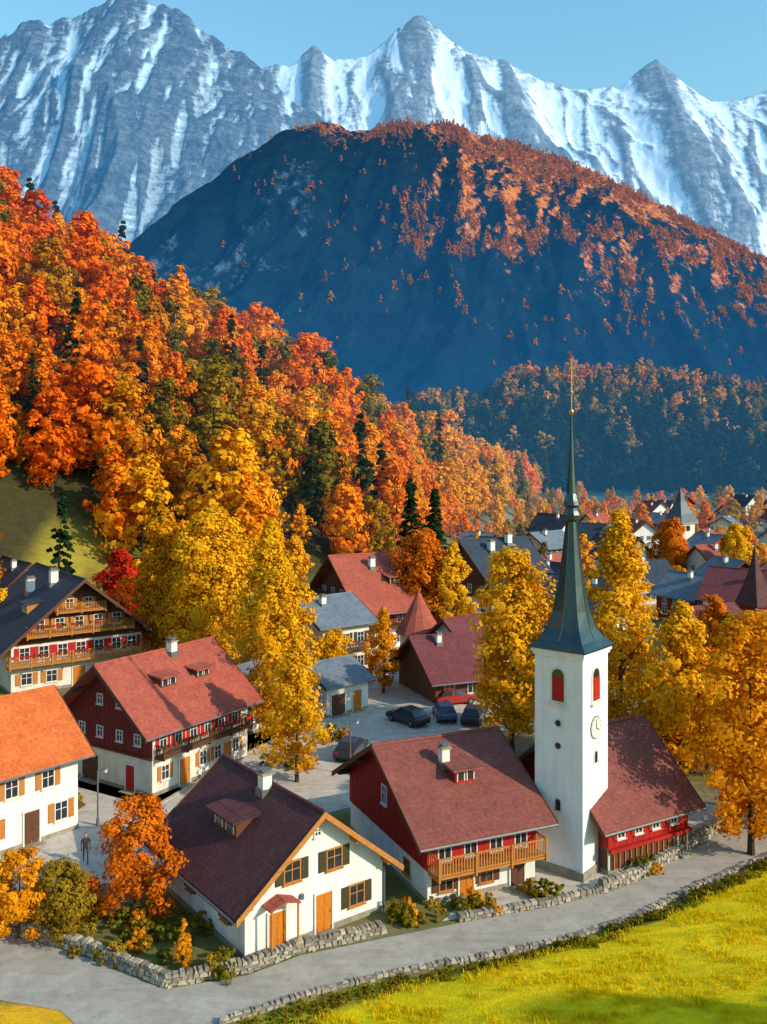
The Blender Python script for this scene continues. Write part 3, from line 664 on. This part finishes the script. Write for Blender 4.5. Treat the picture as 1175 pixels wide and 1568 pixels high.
base=mixc(nt,contrast(nt,n_,.38,.64),(.0012,.009,.016),(.007,.022,.030))  # dark conifer blue, also carries the slope's shade in its colour
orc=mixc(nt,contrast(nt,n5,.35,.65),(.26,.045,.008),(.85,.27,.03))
ff=mth(nt,'ADD',attr(nt,'aut_sunlit'),mth(nt,'ADD',mth(nt,'MULTIPLY',mth(nt,'SUBTRACT',n_,.5),1.3),mth(nt,'MULTIPLY',mth(nt,'SUBTRACT',n5,.5),1.7)))
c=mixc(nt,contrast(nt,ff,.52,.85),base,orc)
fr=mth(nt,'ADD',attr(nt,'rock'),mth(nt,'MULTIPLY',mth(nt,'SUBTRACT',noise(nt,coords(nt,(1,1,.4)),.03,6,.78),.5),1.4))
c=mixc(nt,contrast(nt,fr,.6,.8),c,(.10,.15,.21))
b_=bsdf(nt,out,c,.95,.02,n5,1.0,26)
haze_glow(nt,out,b_.outputs[0],(.018,.16,.40),wmap(nt,2,50,950,.46,.20))  # painted haze glow, stronger towards the foot
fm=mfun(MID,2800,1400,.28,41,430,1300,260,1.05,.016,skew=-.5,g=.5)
def aut_sunlit_f(X,Y,Z,t):
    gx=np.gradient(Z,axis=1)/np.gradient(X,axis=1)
    a=.04+.62*ss(.88,1.0,t)*ss(-330,-200,X)+.7*ss(.15,.9,-gx)*ss(.2,.55,t)*ss(-60,240,X)+.30*ss(.5,.95,t)*ss(0,350,X)+.6*(fbm(X/110,Y/110,4,88)-.5)*ss(-100,200,X)  # autumn orange doubling as painted sunlight on crest and right-facing spurs
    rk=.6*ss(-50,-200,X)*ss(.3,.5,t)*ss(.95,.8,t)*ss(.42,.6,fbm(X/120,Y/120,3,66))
    return {'aut_sunlit':np.clip(a,0,1).ravel(),'rock':np.clip(rk,0,1).ravel()}
mount('forested_mountain',fm,-2100,2500,2800,1400,640,280,m,aut_sunlit_f,900)
fw=mfun(WOOD,840,560,.22,61,90,200,30,1.0,.01)
m,nt,out=newmat('wooded_hill_floor');v=coords(nt);b_=bsdf(nt,out,mixc(nt,noise(nt,v,.05),(.006,.02,.022),(.02,.04,.035)),.95,.05)
haze_glow(nt,out,b_.outputs[0],(.03,.18,.38),wmap(nt,2,0,90,.34,.20))
mount('wooded_hill',fw,-200,800,840,560,260,90,m,lambda X,Y,Z,t:{'k':t.ravel()},300)

# ------------------------------------------------------------------ TREES
def tube(pts,rs,n=6):
    V=[];F=[]
    for k,(p,r) in enumerate(zip(pts,rs)):
        d=Vector(pts[min(k+1,len(pts)-1)])-Vector(pts[max(k-1,0)]);d.normalize();a=d.orthogonal().normalized();b=d.cross(a)
        for i in range(n):
            t=2*math.pi*i/n;V.append(tuple(Vector(p)+(a*math.cos(t)+b*math.sin(t))*r))
    for k in range(len(pts)-1):
        for i in range(n): F.append((k*n+i,k*n+(i+1)%n,(k+1)*n+(i+1)%n,(k+1)*n+i))
    return V,F
def tree_mesh(name,H,W,h0,ncl,per,lf,shape,seed,lm,trunk=True,stems=1,jit=.3,cs=1.0):
    r=np.random.default_rng(seed)
    h=r.random(ncl)**.9
    if shape=='oval': prof=np.sin(np.pi*np.clip(h*.86+.1,0,1))**.6
    elif shape=='column': prof=np.sin(np.pi*np.clip(h*.84+.13,0,1))**.55
    elif shape=='cone': prof=(1-h)**.85+.04
    elif shape=='drop': prof=np.clip(np.sin(np.pi*np.clip(h+.02,0,1)**.62),.03,1)**.8
    else: prof=np.sqrt(np.clip(1-(h*1.15-.25)**2,0.02,1))
    ang=r.random(ncl)*2*np.pi
    lob=1+.24*np.sin(ang*3+seed)+.18*np.sin(ang*2+h*9+seed*2)
    rad_=prof*W/2*np.sqrt(r.uniform(.12,1,ncl))*lob*r.uniform(.75,1.05,ncl)
    C_=np.stack([rad_*np.cos(ang),rad_*np.sin(ang),h0+(H-h0)*h],-1)
    cr=W*r.uniform(.075,.155,ncl)*(.6+.4*prof)*cs
    if shape=='cone': cr=cr*.8
    d=r.normal(size=(ncl,per,3));d/=np.linalg.norm(d,axis=-1,keepdims=True)
    dist=cr[:,None]*(.35+.8*r.random((ncl,per))**.7)
    sq=np.array([1,1,.85 if shape!='cone' else .35])
    P=C_[:,None,:]+d*dist[...,None]*sq
    if shape=='cone': P[...,2]-=.35*np.hypot(P[...,0],P[...,1])
    outw=C_-np.array([0,0,h0+(H-h0)*.4]);outw/=np.linalg.norm(outw,axis=-1,keepdims=True)+1e-6
    nn=d+.9*outw[:,None,:]+jit*r.normal(size=d.shape);nn/=np.linalg.norm(nn,axis=-1,keepdims=True)
    t1=np.cross(nn,r.normal(size=d.shape));t1/=np.linalg.norm(t1,axis=-1,keepdims=True)+1e-9;t2=np.cross(nn,t1)
    sz=(lf*r.uniform(.55,1.25,(ncl,per)))[...,None]
    q=np.stack([P+t1*sz*.62,P+t2*sz*.45,P-t1*sz*.62,P-t2*sz*.45],2).reshape(-1,3)
    nl=ncl*per;F=np.arange(nl*4).reshape(-1,4)
    tint=np.clip(.6*r.random((ncl,1))+.4*r.random((ncl,per)),0,1);tint=np.repeat(tint.reshape(-1),4)
    V=[q];FF=[F];off=nl*4;mi=[np.zeros(nl,int)];tn=[tint]
    if trunk:
        def addt(pts,rs,n=6):
            nonlocal off
            v,f=tube(pts,rs,n);V.append(np.array(v));FF.append(np.array(f)+off);off+=len(v);mi.append(np.ones(len(f),int));tn.append(np.zeros(len(v)))
        R=H*.011+.05
        for st in range(stems):
            ox=(st-(stems-1)/2)*W*.12;dv=r.normal(size=2)*.03*H
            tp=[(ox*.4,0,-.5),(ox*.6,0,h0*.5),(ox+dv[0]*.3,dv[1]*.3,h0+(H-h0)*.3),(ox+dv[0],dv[1],H*.86)]
            addt(tp,[R*1.3,R,R*.6,R*.1],8)
        idx=r.choice(ncl,min(ncl,14 if H>6 else 8),replace=False)
        for i in idx:
            c_=C_[i]*np.array([.85,.85,1]);zb=max(h0*.5,c_[2]-.55*math.hypot(c_[0],c_[1])-.08*H);k=min(1,zb/(H*.9))
            mid=(c_[0]*.45,c_[1]*.45,zb+(c_[2]-zb)*.4)
            addt([(0,0,zb),mid,tuple(c_)],[R*.4*(1-k*.6),R*.24*(1-k*.5),R*.05],5)
    return raw_mesh(name,np.concatenate(V),np.concatenate(FF),[lm,M['bark']],np.concatenate(mi),{'tint':np.concatenate(tn)})
def hero(name,x,y,H,W,shape,kind,seed,h0=None,ncl=None,per=66,lf=.28,stems=1):
    h0=H*.1 if h0 is None else h0;ncl=ncl or int(60+H*W*1.6)
    me=tree_mesh(name,H,W,h0,ncl,per,lf,shape,seed,M['l_'+kind],stems=stems)
    link(name,me,(x,y,float(tz(x,y))),seed*1.3)
hero('yellow_birch_tree',-6.4,67.5,10.5,5.0,'drop','yellow',1,lf=.23)
hero('yellow_birch_tree',-8.6,76,14.5,6.2,'column','yellow',2)
hero('yellow_birch_tree',-10.8,88,17.8,7.4,'drop','yellow',3)
hero('yellow_lime_tree',-18.5,98,18.0,10,'oval','yellow',4,lf=.34)
hero('yellow_lime_tree',-24,103,16.5,8.5,'round','gold',5,lf=.34)
hero('yellow_birch_tree',-5.0,93,6.2,4.4,'oval','yellow',6,lf=.22)
hero('yellow_birch_tree',0.0,93,8.6,4.0,'drop','gold',7,lf=.22)
hero('yellow_birch_tree',10.4,74,16.4,7.2,'column','yellow',8)
hero('yellow_birch_tree',12.6,80,13,6,'oval','gold',28)
hero('yellow_birch_tree',18.6,72,19.6,7.4,'drop','yellow',9)
hero('yellow_birch_tree',22.0,67.5,13.2,6.8,'drop','yellow',10)
hero('orange_beech_tree',24.8,70,9,6.5,'round','orange',11)
hero('yellow_birch_tree',22.2,55.2,14.4,7.0,'oval','gold',12,h0=1.6,lf=.25)
hero('yellow_birch_tree',25.2,59.5,13.4,7.0,'oval','gold',13,h0=1.2)
hero('orange_maple_tree',-13.0,48.0,5.9,4.6,'round','orange',14,h0=.7,lf=.17,per=90)
hero('orange_maple_tree',-18.2,45.6,4.2,3.6,'round','gold',15,h0=.4,lf=.16,per=90)
hero('olive_shrub_tree',-16.0,45.8,3.6,3.6,'round','olive',16,h0=.2,lf=.15,per=90)
hero('small_conical_tree',-9.4,42.9,2.3,1.2,'cone','gold',17,h0=.1,ncl=60,lf=.13)
hero('red_maple_tree',-34.0,118,11,6,'oval','red',18,lf=.34)
hero('red_maple_tree',-32.0,111,7,4.6,'round','red',19,lf=.3)
hero('orange_beech_tree',5.2,119,14,8,'oval','orange',20,lf=.36)
hero('yellow_birch_tree',9.0,117,13,5.5,'drop','yellow',21,lf=.34)
hero('orange_beech_tree',35.5,98,9,4.5,'oval','orange',22,lf=.3)
hero('olive_tree_crown',36.5,96,7.5,3.4,'oval','olive',29,lf=.28)
hero('yellow_birch_tree',65,168,11.5,6.5,'oval','yellow',23,lf=.4)
hero('orange_beech_tree',56,178,12,7,'round','orange',24,lf=.4)
hero('dark_spruce_tree',4.5,150,20,7,'cone','green',25,h0=1,ncl=170,lf=.5)
hero('dark_spruce_tree',8.8,158,18,7,'cone','green',26,h0=1,ncl=170,lf=.5)
hero('yellow_lime_tree',-45,106,8,7,'round','yellow',40,lf=.34)
hero('yellow_lime_tree',-52,111,13,9,'oval','gold',41,lf=.36)
hero('orange_beech_tree',-28,113,8,5.5,'round','orange',44,lf=.32)
# off to the right of the viewpoint, their shadow falls over the meadow corner
hero('meadow_beech_tree',33.5,16.0,14,9,'round','orange',30,lf=.5,ncl=170)
hero('meadow_beech_tree',42,19.5,13,9,'round','gold',31,lf=.5,ncl=170)
stops=[(0,(.92,.48,.02)),(.22,(.92,.38,.015)),(.33,(.40,.25,.014)),(.38,(.14,.13,.015)),(.43,(.92,.32,.015)),(.62,(.90,.22,.012)),(.80,(.78,.13,.01)),(.93,(.52,.035,.012)),(1,(.38,.018,.012))]
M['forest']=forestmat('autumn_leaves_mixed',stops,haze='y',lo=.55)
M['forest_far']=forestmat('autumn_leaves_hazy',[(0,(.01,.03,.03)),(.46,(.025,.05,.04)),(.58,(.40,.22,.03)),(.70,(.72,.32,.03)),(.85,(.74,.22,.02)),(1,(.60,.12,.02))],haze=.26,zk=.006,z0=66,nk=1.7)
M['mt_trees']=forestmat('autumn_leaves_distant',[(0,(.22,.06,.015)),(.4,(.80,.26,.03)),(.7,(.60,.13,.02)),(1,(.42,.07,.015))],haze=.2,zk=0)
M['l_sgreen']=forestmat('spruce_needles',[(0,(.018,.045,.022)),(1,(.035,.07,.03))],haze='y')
def coll(name,meshes):
    c_=bpy.data.collections.new(name)
    for i,me in enumerate(meshes):
        o=bpy.data.objects.new(name+'_item',me);c_.objects.link(o)
    return c_
def scatter(name,P,scl,cl,tilt=0):
    me=bpy.data.meshes.new(name);me.from_pydata([tuple(map(float,p)) for p in P],[],[])
    a=me.attributes.new('scl','FLOAT','POINT');a.data.foreach_set('value',np.asarray(scl,np.float32))
    o=bpy.data.objects.new(name,me);COL.objects.link(o)
    g=bpy.data.node_groups.new(name+'_scatter','GeometryNodeTree')
    g.interface.new_socket('Geometry',in_out='INPUT',socket_type='NodeSocketGeometry');g.interface.new_socket('Geometry',in_out='OUTPUT',socket_type='NodeSocketGeometry')
    gi=g.nodes.new('NodeGroupInput');go=g.nodes.new('NodeGroupOutput')
    ip=g.nodes.new('GeometryNodeInstanceOnPoints');ci=g.nodes.new('GeometryNodeCollectionInfo')
    ci.inputs['Collection'].default_value=cl;ci.inputs['Separate Children'].default_value=True;ci.inputs['Reset Children'].default_value=True
    rv=g.nodes.new('FunctionNodeRandomValue');rv.data_type='FLOAT_VECTOR';rv.inputs[0].default_value=(-tilt,-tilt,0);rv.inputs[1].default_value=(tilt,tilt,6.283)
    na=g.nodes.new('GeometryNodeInputNamedAttribute');na.data_type='FLOAT';na.inputs['Name'].default_value='scl'
    L=g.links.new
    L(gi.outputs[0],ip.inputs['Points']);L(ci.outputs[0],ip.inputs['Instance']);ip.inputs['Pick Instance'].default_value=True
    L(rv.outputs[0],ip.inputs['Rotation']);L(na.outputs[0],ip.inputs['Scale']);L(ip.outputs[0],go.inputs[0])
    md=o.modifiers.new('scatter','NODES');md.node_group=g
    return o
r=np.random.default_rng(5)
fm_=M['forest']
T=lambda n,H,W,sh,sd: tree_mesh(n,H,W,1.2,84,28,.66,sh,sd,fm_,cs=.95)
pro=[T('beech',14,8.5,'drop',101),T('beech',15,8.5,'oval',102),T('beech',12,9.5,'round',103),T('birch',16,6,'drop',104),T('beech',15,8.2,'drop',105),T('beech',11,7.5,'oval',106),T('beech',16.5,9,'oval',107)]
spr=tree_mesh('spruce',19,6,1,90,24,.65,'cone',108,M['l_sgreen'])
cf=coll('forest_trees',pro+[pro[0],pro[3],pro[4],pro[1],spr,pro[5],pro[2],pro[6]])
gx,gy=np.meshgrid(np.arange(-220,170,6.3),np.arange(96,500,6.3));gx=gx+r.uniform(-2.9,2.9,gx.shape);gy=gy+r.uniform(-2.9,2.9,gy.shape)
gx=gx.ravel();gy=gy.ravel();sd=polydist(gx,gy,TOE);zz=tz(gx,gy)
vis=(np.abs(gx)<gy*.47+22)&(sd>2)&(sd<210)
cl=(gx>-53)&(gx<-34)&(gy<136)&(gy>90)
keep=vis&~(cl&(r.random(gx.shape)>.08))&(r.random(gx.shape)<.92)&(np.hypot(gx-6,gy-153)>7)
gx,gy,zz=gx[keep],gy[keep],zz[keep];o=r.permutation(len(gx))
scatter('autumn_forest',np.stack([gx,gy,zz-.4],-1)[o],np.clip(r.normal(.96,.25,len(gx)),.45,1.5),cf,.06)
print('forest',len(gx))
pts=[]
for _ in range(1400):
    y=r.uniform(118,480);x=r.uniform(.0,.50)*y
    if polydist(np.array(x),np.array(y),TOE)>0 or any(math.hypot(x-a,y-b_)<8.5 for a,b_ in placed) or (x<.1*y+2 and y<160): continue
    if len(pts)<190 and r.random()<(.35 if y<260 else .9): pts.append((x,y,0))
scatter('town_trees',pts,r.uniform(.35,.75,len(pts)),coll('town_tree_kinds',pro[:6]))
pf=[tree_mesh('far_beech',16,12,1,34,18,1.5,'round',201,M['forest_far'],False),tree_mesh('far_beech',19,10,1,34,18,1.5,'drop',202,M['forest_far'],False),tree_mesh('far_birch',17,10,1,34,18,1.4,'oval',203,M['forest_far'],False)]
gx,gy=np.meshgrid(np.arange(-60,560,8.5),np.arange(565,860,8.5));gx=(gx+r.uniform(-4,4,gx.shape)).ravel();gy=(gy+r.uniform(-4,4,gy.shape)).ravel()
zz,_=fw(gx,gy);k=(zz>-1)&(np.abs(gx)<gy*.47+10);gx,gy,zz=gx[k],gy[k],zz[k];o=r.permutation(len(gx))
scatter('hill_woodland',np.stack([gx,gy,zz-1],-1)[o],r.uniform(.6,1.2,len(gx)),coll('hill_tree_kinds',pf))
pm=[tree_mesh('ridge_beech',26,18,1,14,12,4.5,'round',301,M['mt_trees'],False),tree_mesh('ridge_beech',30,15,1,14,12,4.2,'drop',302,M['mt_trees'],False)]
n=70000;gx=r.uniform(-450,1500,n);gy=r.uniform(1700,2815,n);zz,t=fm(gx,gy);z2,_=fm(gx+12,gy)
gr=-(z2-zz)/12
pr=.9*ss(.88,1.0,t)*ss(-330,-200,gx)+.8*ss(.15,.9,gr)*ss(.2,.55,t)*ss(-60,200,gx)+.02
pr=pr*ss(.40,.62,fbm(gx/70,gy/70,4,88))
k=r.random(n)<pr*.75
scatter('mountain_woodland',np.stack([gx[k],gy[k],zz[k]-4],-1),r.uniform(.3,.8,int(k.sum())),coll('ridge_tree_kinds',pm))
print('mt trees',int(k.sum()))
def shrub_mesh(seed,mat,H=1,W=1.3): return tree_mesh('shrub',H,W,.1,16,34,.13,'round',seed,M[mat],False)
sh=[shrub_mesh(401,'l_hedge'),shrub_mesh(402,'l_hedge',.8,1.1),shrub_mesh(403,'l_olive'),shrub_mesh(404,'l_hedge',1.1,1.2),shrub_mesh(405,'l_olive',.7,1.2)]
P=[];q=OUT[2:10];SC=[]
for _ in range(620):
    i=r.integers(0,len(q)-1);t=r.random();ax,ay=q[i];bx,by=q[i+1];L=math.hypot(bx-ax,by-ay);dd=abs(r.normal())*.8+.6
    x=ax+(bx-ax)*t+(by-ay)/L*dd;y=ay+(by-ay)*t-(bx-ax)/L*dd
    if vn(np.array(x/1.3),np.array(y/1.3),4)<.45: continue
    P.append((x,y,float(tz(x,y))-.06));SC.append(r.uniform(.12,.38)+(.15 if x>8 else 0))
scatter('roadside_plants',P,SC,coll('hedge_kinds',sh),.25)
P=[]
for cx,cy,rx,n in((-11.5,45.5,3,26),(-16,47.5,2.5,20),(1.0,47.3,1.0,12),(4.8,48.4,1.0,8),(8.6,50.0,.9,8),(-8,42.8,1.4,9),(15,53.0,1.2,7),(-10,59,1.2,5),(-22,62.5,1,6),(-7.5,71,2,12),(-4,78,1.5,8),(9,70,3,20),(19,66,3,20)):
    for _ in range(n): P.append((cx+r.normal()*rx*.5,cy+r.normal()*rx*.35,-.05))
scatter('garden_shrubs',P,r.uniform(.5,1.1,len(P)),coll('shrub_kinds',sh+[shrub_mesh(407,'l_gold')]),.15)
def tuft(seed):
    rr_=np.random.default_rng(seed);V=[];F=[]
    for i in range(26):
        a=rr_.uniform(0,6.28);p=rr_.normal(size=2)*.13;l=rr_.uniform(.06,.16);w=.012;dx,dy=math.cos(a),math.sin(a);o_=len(V)
        V+=[(p[0]-dy*w,p[1]+dx*w,0),(p[0]+dy*w,p[1]-dx*w,0),(p[0]+dx*l*.6+dy*w*.3,p[1]+dy*l*.6-dx*w*.3,l),(p[0]+dx*l*.6-dy*w*.3,p[1]+dy*l*.6+dx*w*.3,l)];F.append((o_,o_+1,o_+2,o_+3))
    return raw_mesh('grass_tuft',V,F,[M['l_grass']],None,{'tint':np.repeat(rr_.random(26),4)})
n=20000;gx=r.uniform(-7,34,n);gy=r.uniform(24,60,n);dd=-polydist(gx,gy,OUT);k=(dd>1.6)&(gx<gy*.5+1)&(fbm(gx/1.5,gy/1.5,2,8)>.45)
gx,gy=gx[k],gy[k];scatter('meadow_grass',np.stack([gx,gy,tz(gx,gy)-.01],-1),r.uniform(.6,1.4,len(gx)),coll('tuft_kinds',[tuft(1),tuft(2),tuft(3)]),.1)
# ------------------------------------------------------------------ cars, people, lamps
def car(x,y,yaw,paint):
    b=B()
    body=[(-2.1,.35),(-2.1,.75),(-1.95,.92),(-1.2,.98),(1.0,.95),(1.9,.82),(2.1,.62),(2.12,.35),(1.75,.28),(-1.75,.28)]
    b.prism('body',paint,body,(-.85,.85),'y')
    b.add('cabin','glass',[(-1.75,-.8,.95),(1.05,-.8,.95),(1.05,.8,.95),(-1.75,.8,.95),(-1.35,-.64,1.42),(.35,-.64,1.42),(.35,.64,1.42),(-1.35,.64,1.42)],[(0,1,5,4),(1,2,6,5),(2,3,7,6),(3,0,4,7)])
    b.hexa('roof_panel',paint,[(-1.38,-.66,1.421),(.38,-.66,1.421),(.38,.66,1.421),(-1.38,.66,1.421),(-1.2,-.58,1.48),(.2,-.58,1.48),(.2,.58,1.48),(-1.2,.58,1.48)])
    for px in(-.45,): 
        for sy in(-1,1): b.hexa('pillars',paint,[(px-.05,sy*.81,.95),(px+.05,sy*.81,.95),(px+.05,sy*.78,.95),(px-.05,sy*.78,.95),(px-.05,sy*.66,1.42),(px+.05,sy*.66,1.42),(px+.05,sy*.62,1.42),(px-.05,sy*.62,1.42)])
    for wx in(-1.3,1.35):
        for sy in(-1,1):
            b.cyl('wheels','black',(wx,sy*.66,.33),(wx,sy*.88,.33),.33,n=18);b.cyl('hubs','metal',(wx,sy*.88,.33),(wx,sy*.9,.33),.19,n=12)
    for sy in(-.6,.6): b.box('headlamps','frame',2.08,2.14,sy-.16,sy+.16,.6,.72);b.box('tail_lamps','rshut',-2.13,-2.08,sy-.14,sy+.14,.68,.82)
    b.box('bumpers','black',2.1,2.17,-.75,.75,.34,.46);b.box('bumpers','black',-2.17,-2.1,-.75,.75,.34,.46)
    b.finish('parked_car',(x,y,.024),yaw)
m,nt,out=newmat('car_paint_dark');bsdf(nt,out,(.02,.025,.04),.25,.6);M['pdark']=m
m,nt,out=newmat('car_paint_red');bsdf(nt,out,(.3,.02,.015),.25,.6);M['pred']=m
m,nt,out=newmat('car_paint_blue');bsdf(nt,out,(.04,.09,.2),.25,.6);M['pblue']=m
car(2.2,82.5,rad(130),'pdark');car(5.6,84,rad(95),'pblue');car(6.9,89,rad(20),'pred');car(8.2,83,rad(75),'pdark');car(-2.6,73.5,rad(75),'pdark')
def person(x,y,yaw,cm='cloth'):
    V=[(0,0,.95),(0,.0,1.2),(0,.02,1.42),(0,.03,1.52),(-.19,.02,1.42),(-.26,-.06,1.15),(-.24,.08,.92),(.19,.02,1.42),(.26,.1,1.15),(.24,.26,.97),
       (-.1,0,.9),(-.11,.2,.5),(-.11,.16,.08),(-.11,.34,.05),(.1,0,.9),(.11,-.08,.5),(.11,-.34,.13),(.11,-.2,.04)]
    E=[(0,1),(1,2),(2,3),(2,4),(4,5),(5,6),(2,7),(7,8),(8,9),(0,10),(10,11),(11,12),(12,13),(0,14),(14,15),(15,16),(16,17)]
    R=[.15,.145,.15,.06,.075,.05,.035,.075,.05,.035,.095,.065,.045,.04,.095,.065,.045,.04]
    for wi,sx in((6,-1),(9,1)):
        w=V[wi]
        for k in range(4):
            b0=len(V);V.append((w[0]+(k-1.5)*.018,w[1]+.02,w[2]-.07));V.append((w[0]+(k-1.5)*.02,w[1]+.04,w[2]-.13-.01*(k%2)));E+=[(wi,b0),(b0,b0+1)];R+=[.012,.008]
        b0=len(V);V.append((w[0]-sx*.04,w[1]+.04,w[2]-.06));E.append((wi,b0));R.append(.01)
    me=bpy.data.meshes.new('body');me.from_pydata(V,E,[]);e=bpy.data.objects.new('walking_person',None);e.location=(x,y,.024);e.rotation_euler=(0,0,yaw);COL.objects.link(e)
    o=bpy.data.objects.new('body',me);COL.objects.link(o);o.parent=e;me.materials.append(M[cm])
    md=o.modifiers.new('skin','SKIN')
    sv=me.skin_vertices[0].data if me.skin_vertices else None
    if sv:
        for i,rr_ in enumerate(R): sv[i].radius=(rr_,rr_*.8);sv[i].use_root=(i==0)
    o.modifiers.new('sub','SUBSURF').levels=1;o.modifiers['sub'].render_levels=1
    b=B();
    pr=[(.0,1.5),(.05,1.52),(.075,1.58),(.088,1.66),(.082,1.73),(.05,1.785),(.0,1.8)]
    lathe(b,'head','skin',pr,0,.04,12);lathe(b,'hair','bark',[(.092,1.67),(.09,1.73),(.06,1.79),(0,1.81)],0,.025,12)
    b.cyl('nose','skin',(0,.12,1.65),(0,.145,1.635),.014,.008,6)
    for (part,mat),(v,f) in b.p.items():
        mm=bpy.data.meshes.new(part);mm.from_pydata(v,[],f);mm.materials.append(M[mat]);q_=bpy.data.objects.new(part,mm);COL.objects.link(q_);q_.parent=e
person(-17.6,54.0,rad(200))
def lamp(x,y,H=4.2):
    b=B();z0=float(tz(x,y));b.cyl('post','metal',(0,0,0),(0,0,H),.07,.045);b.cyl('base','metal',(0,0,0),(0,0,.5),.13,.1)
    b.cyl('arm','metal',(0,0,H-.1),(.5,0,H+.1),.03);b.cyl('lantern','frame',(.5,0,H-.15),(.5,0,H+.08),.09,.16,8);b.cyl('lantern_cap','metal',(.5,0,H+.08),(.5,0,H+.2),.2,.03,8)
    b.finish('street_lamp',(x,y,z0+.02),0)
lamp(-18.6,59.5,3.6);lamp(-2.5,69,4);lamp(-37,124,7)
# ------------------------------------------------------------------ LIGHT + CAMERA
el=rad(28);sd=Vector((.90*math.cos(el),-.436*math.cos(el),math.sin(el)));
sun=bpy.data.lights.new('sun','SUN');sun.energy=5.0;sun.angle=rad(.5);sun.color=(1,.86,.66)
so=bpy.data.objects.new('sun',sun);so.rotation_euler=sd.to_track_quat('Z','Y').to_euler();COL.objects.link(so)
w=bpy.data.worlds.new('World');S.world=w;w.use_nodes=True;nt=w.node_tree;bg=nt.nodes['Background']
sk=nt.nodes.new('ShaderNodeTexSky');sk.sky_type='NISHITA';sk.sun_disc=False;sk.sun_elevation=el;sk.sun_rotation=math.atan2(sd.x,sd.y)
sk.air_density=1.8;sk.dust_density=1.2;sk.ozone_density=2.0;sk.altitude=0
tint=mixc(nt,1.0,sk.outputs[0],(.86,1.36,1.55),'MULTIPLY')
nt.links.new(tint,bg.inputs[0]);bg.inputs[1].default_value=.15
cam=bpy.data.cameras.new('camera');cam.sensor_fit='HORIZONTAL';cam.sensor_width=36;cam.lens=36*1400/1175;cam.shift_y=-84/1175;cam.clip_end=30000;cam.clip_start=.5
co=bpy.data.objects.new('camera',cam);co.location=(0,0,24);co.rotation_euler=(rad(90),0,0);COL.objects.link(co);S.camera=co
S.view_settings.view_transform='Standard';S.view_settings.look='None';S.view_settings.exposure=0
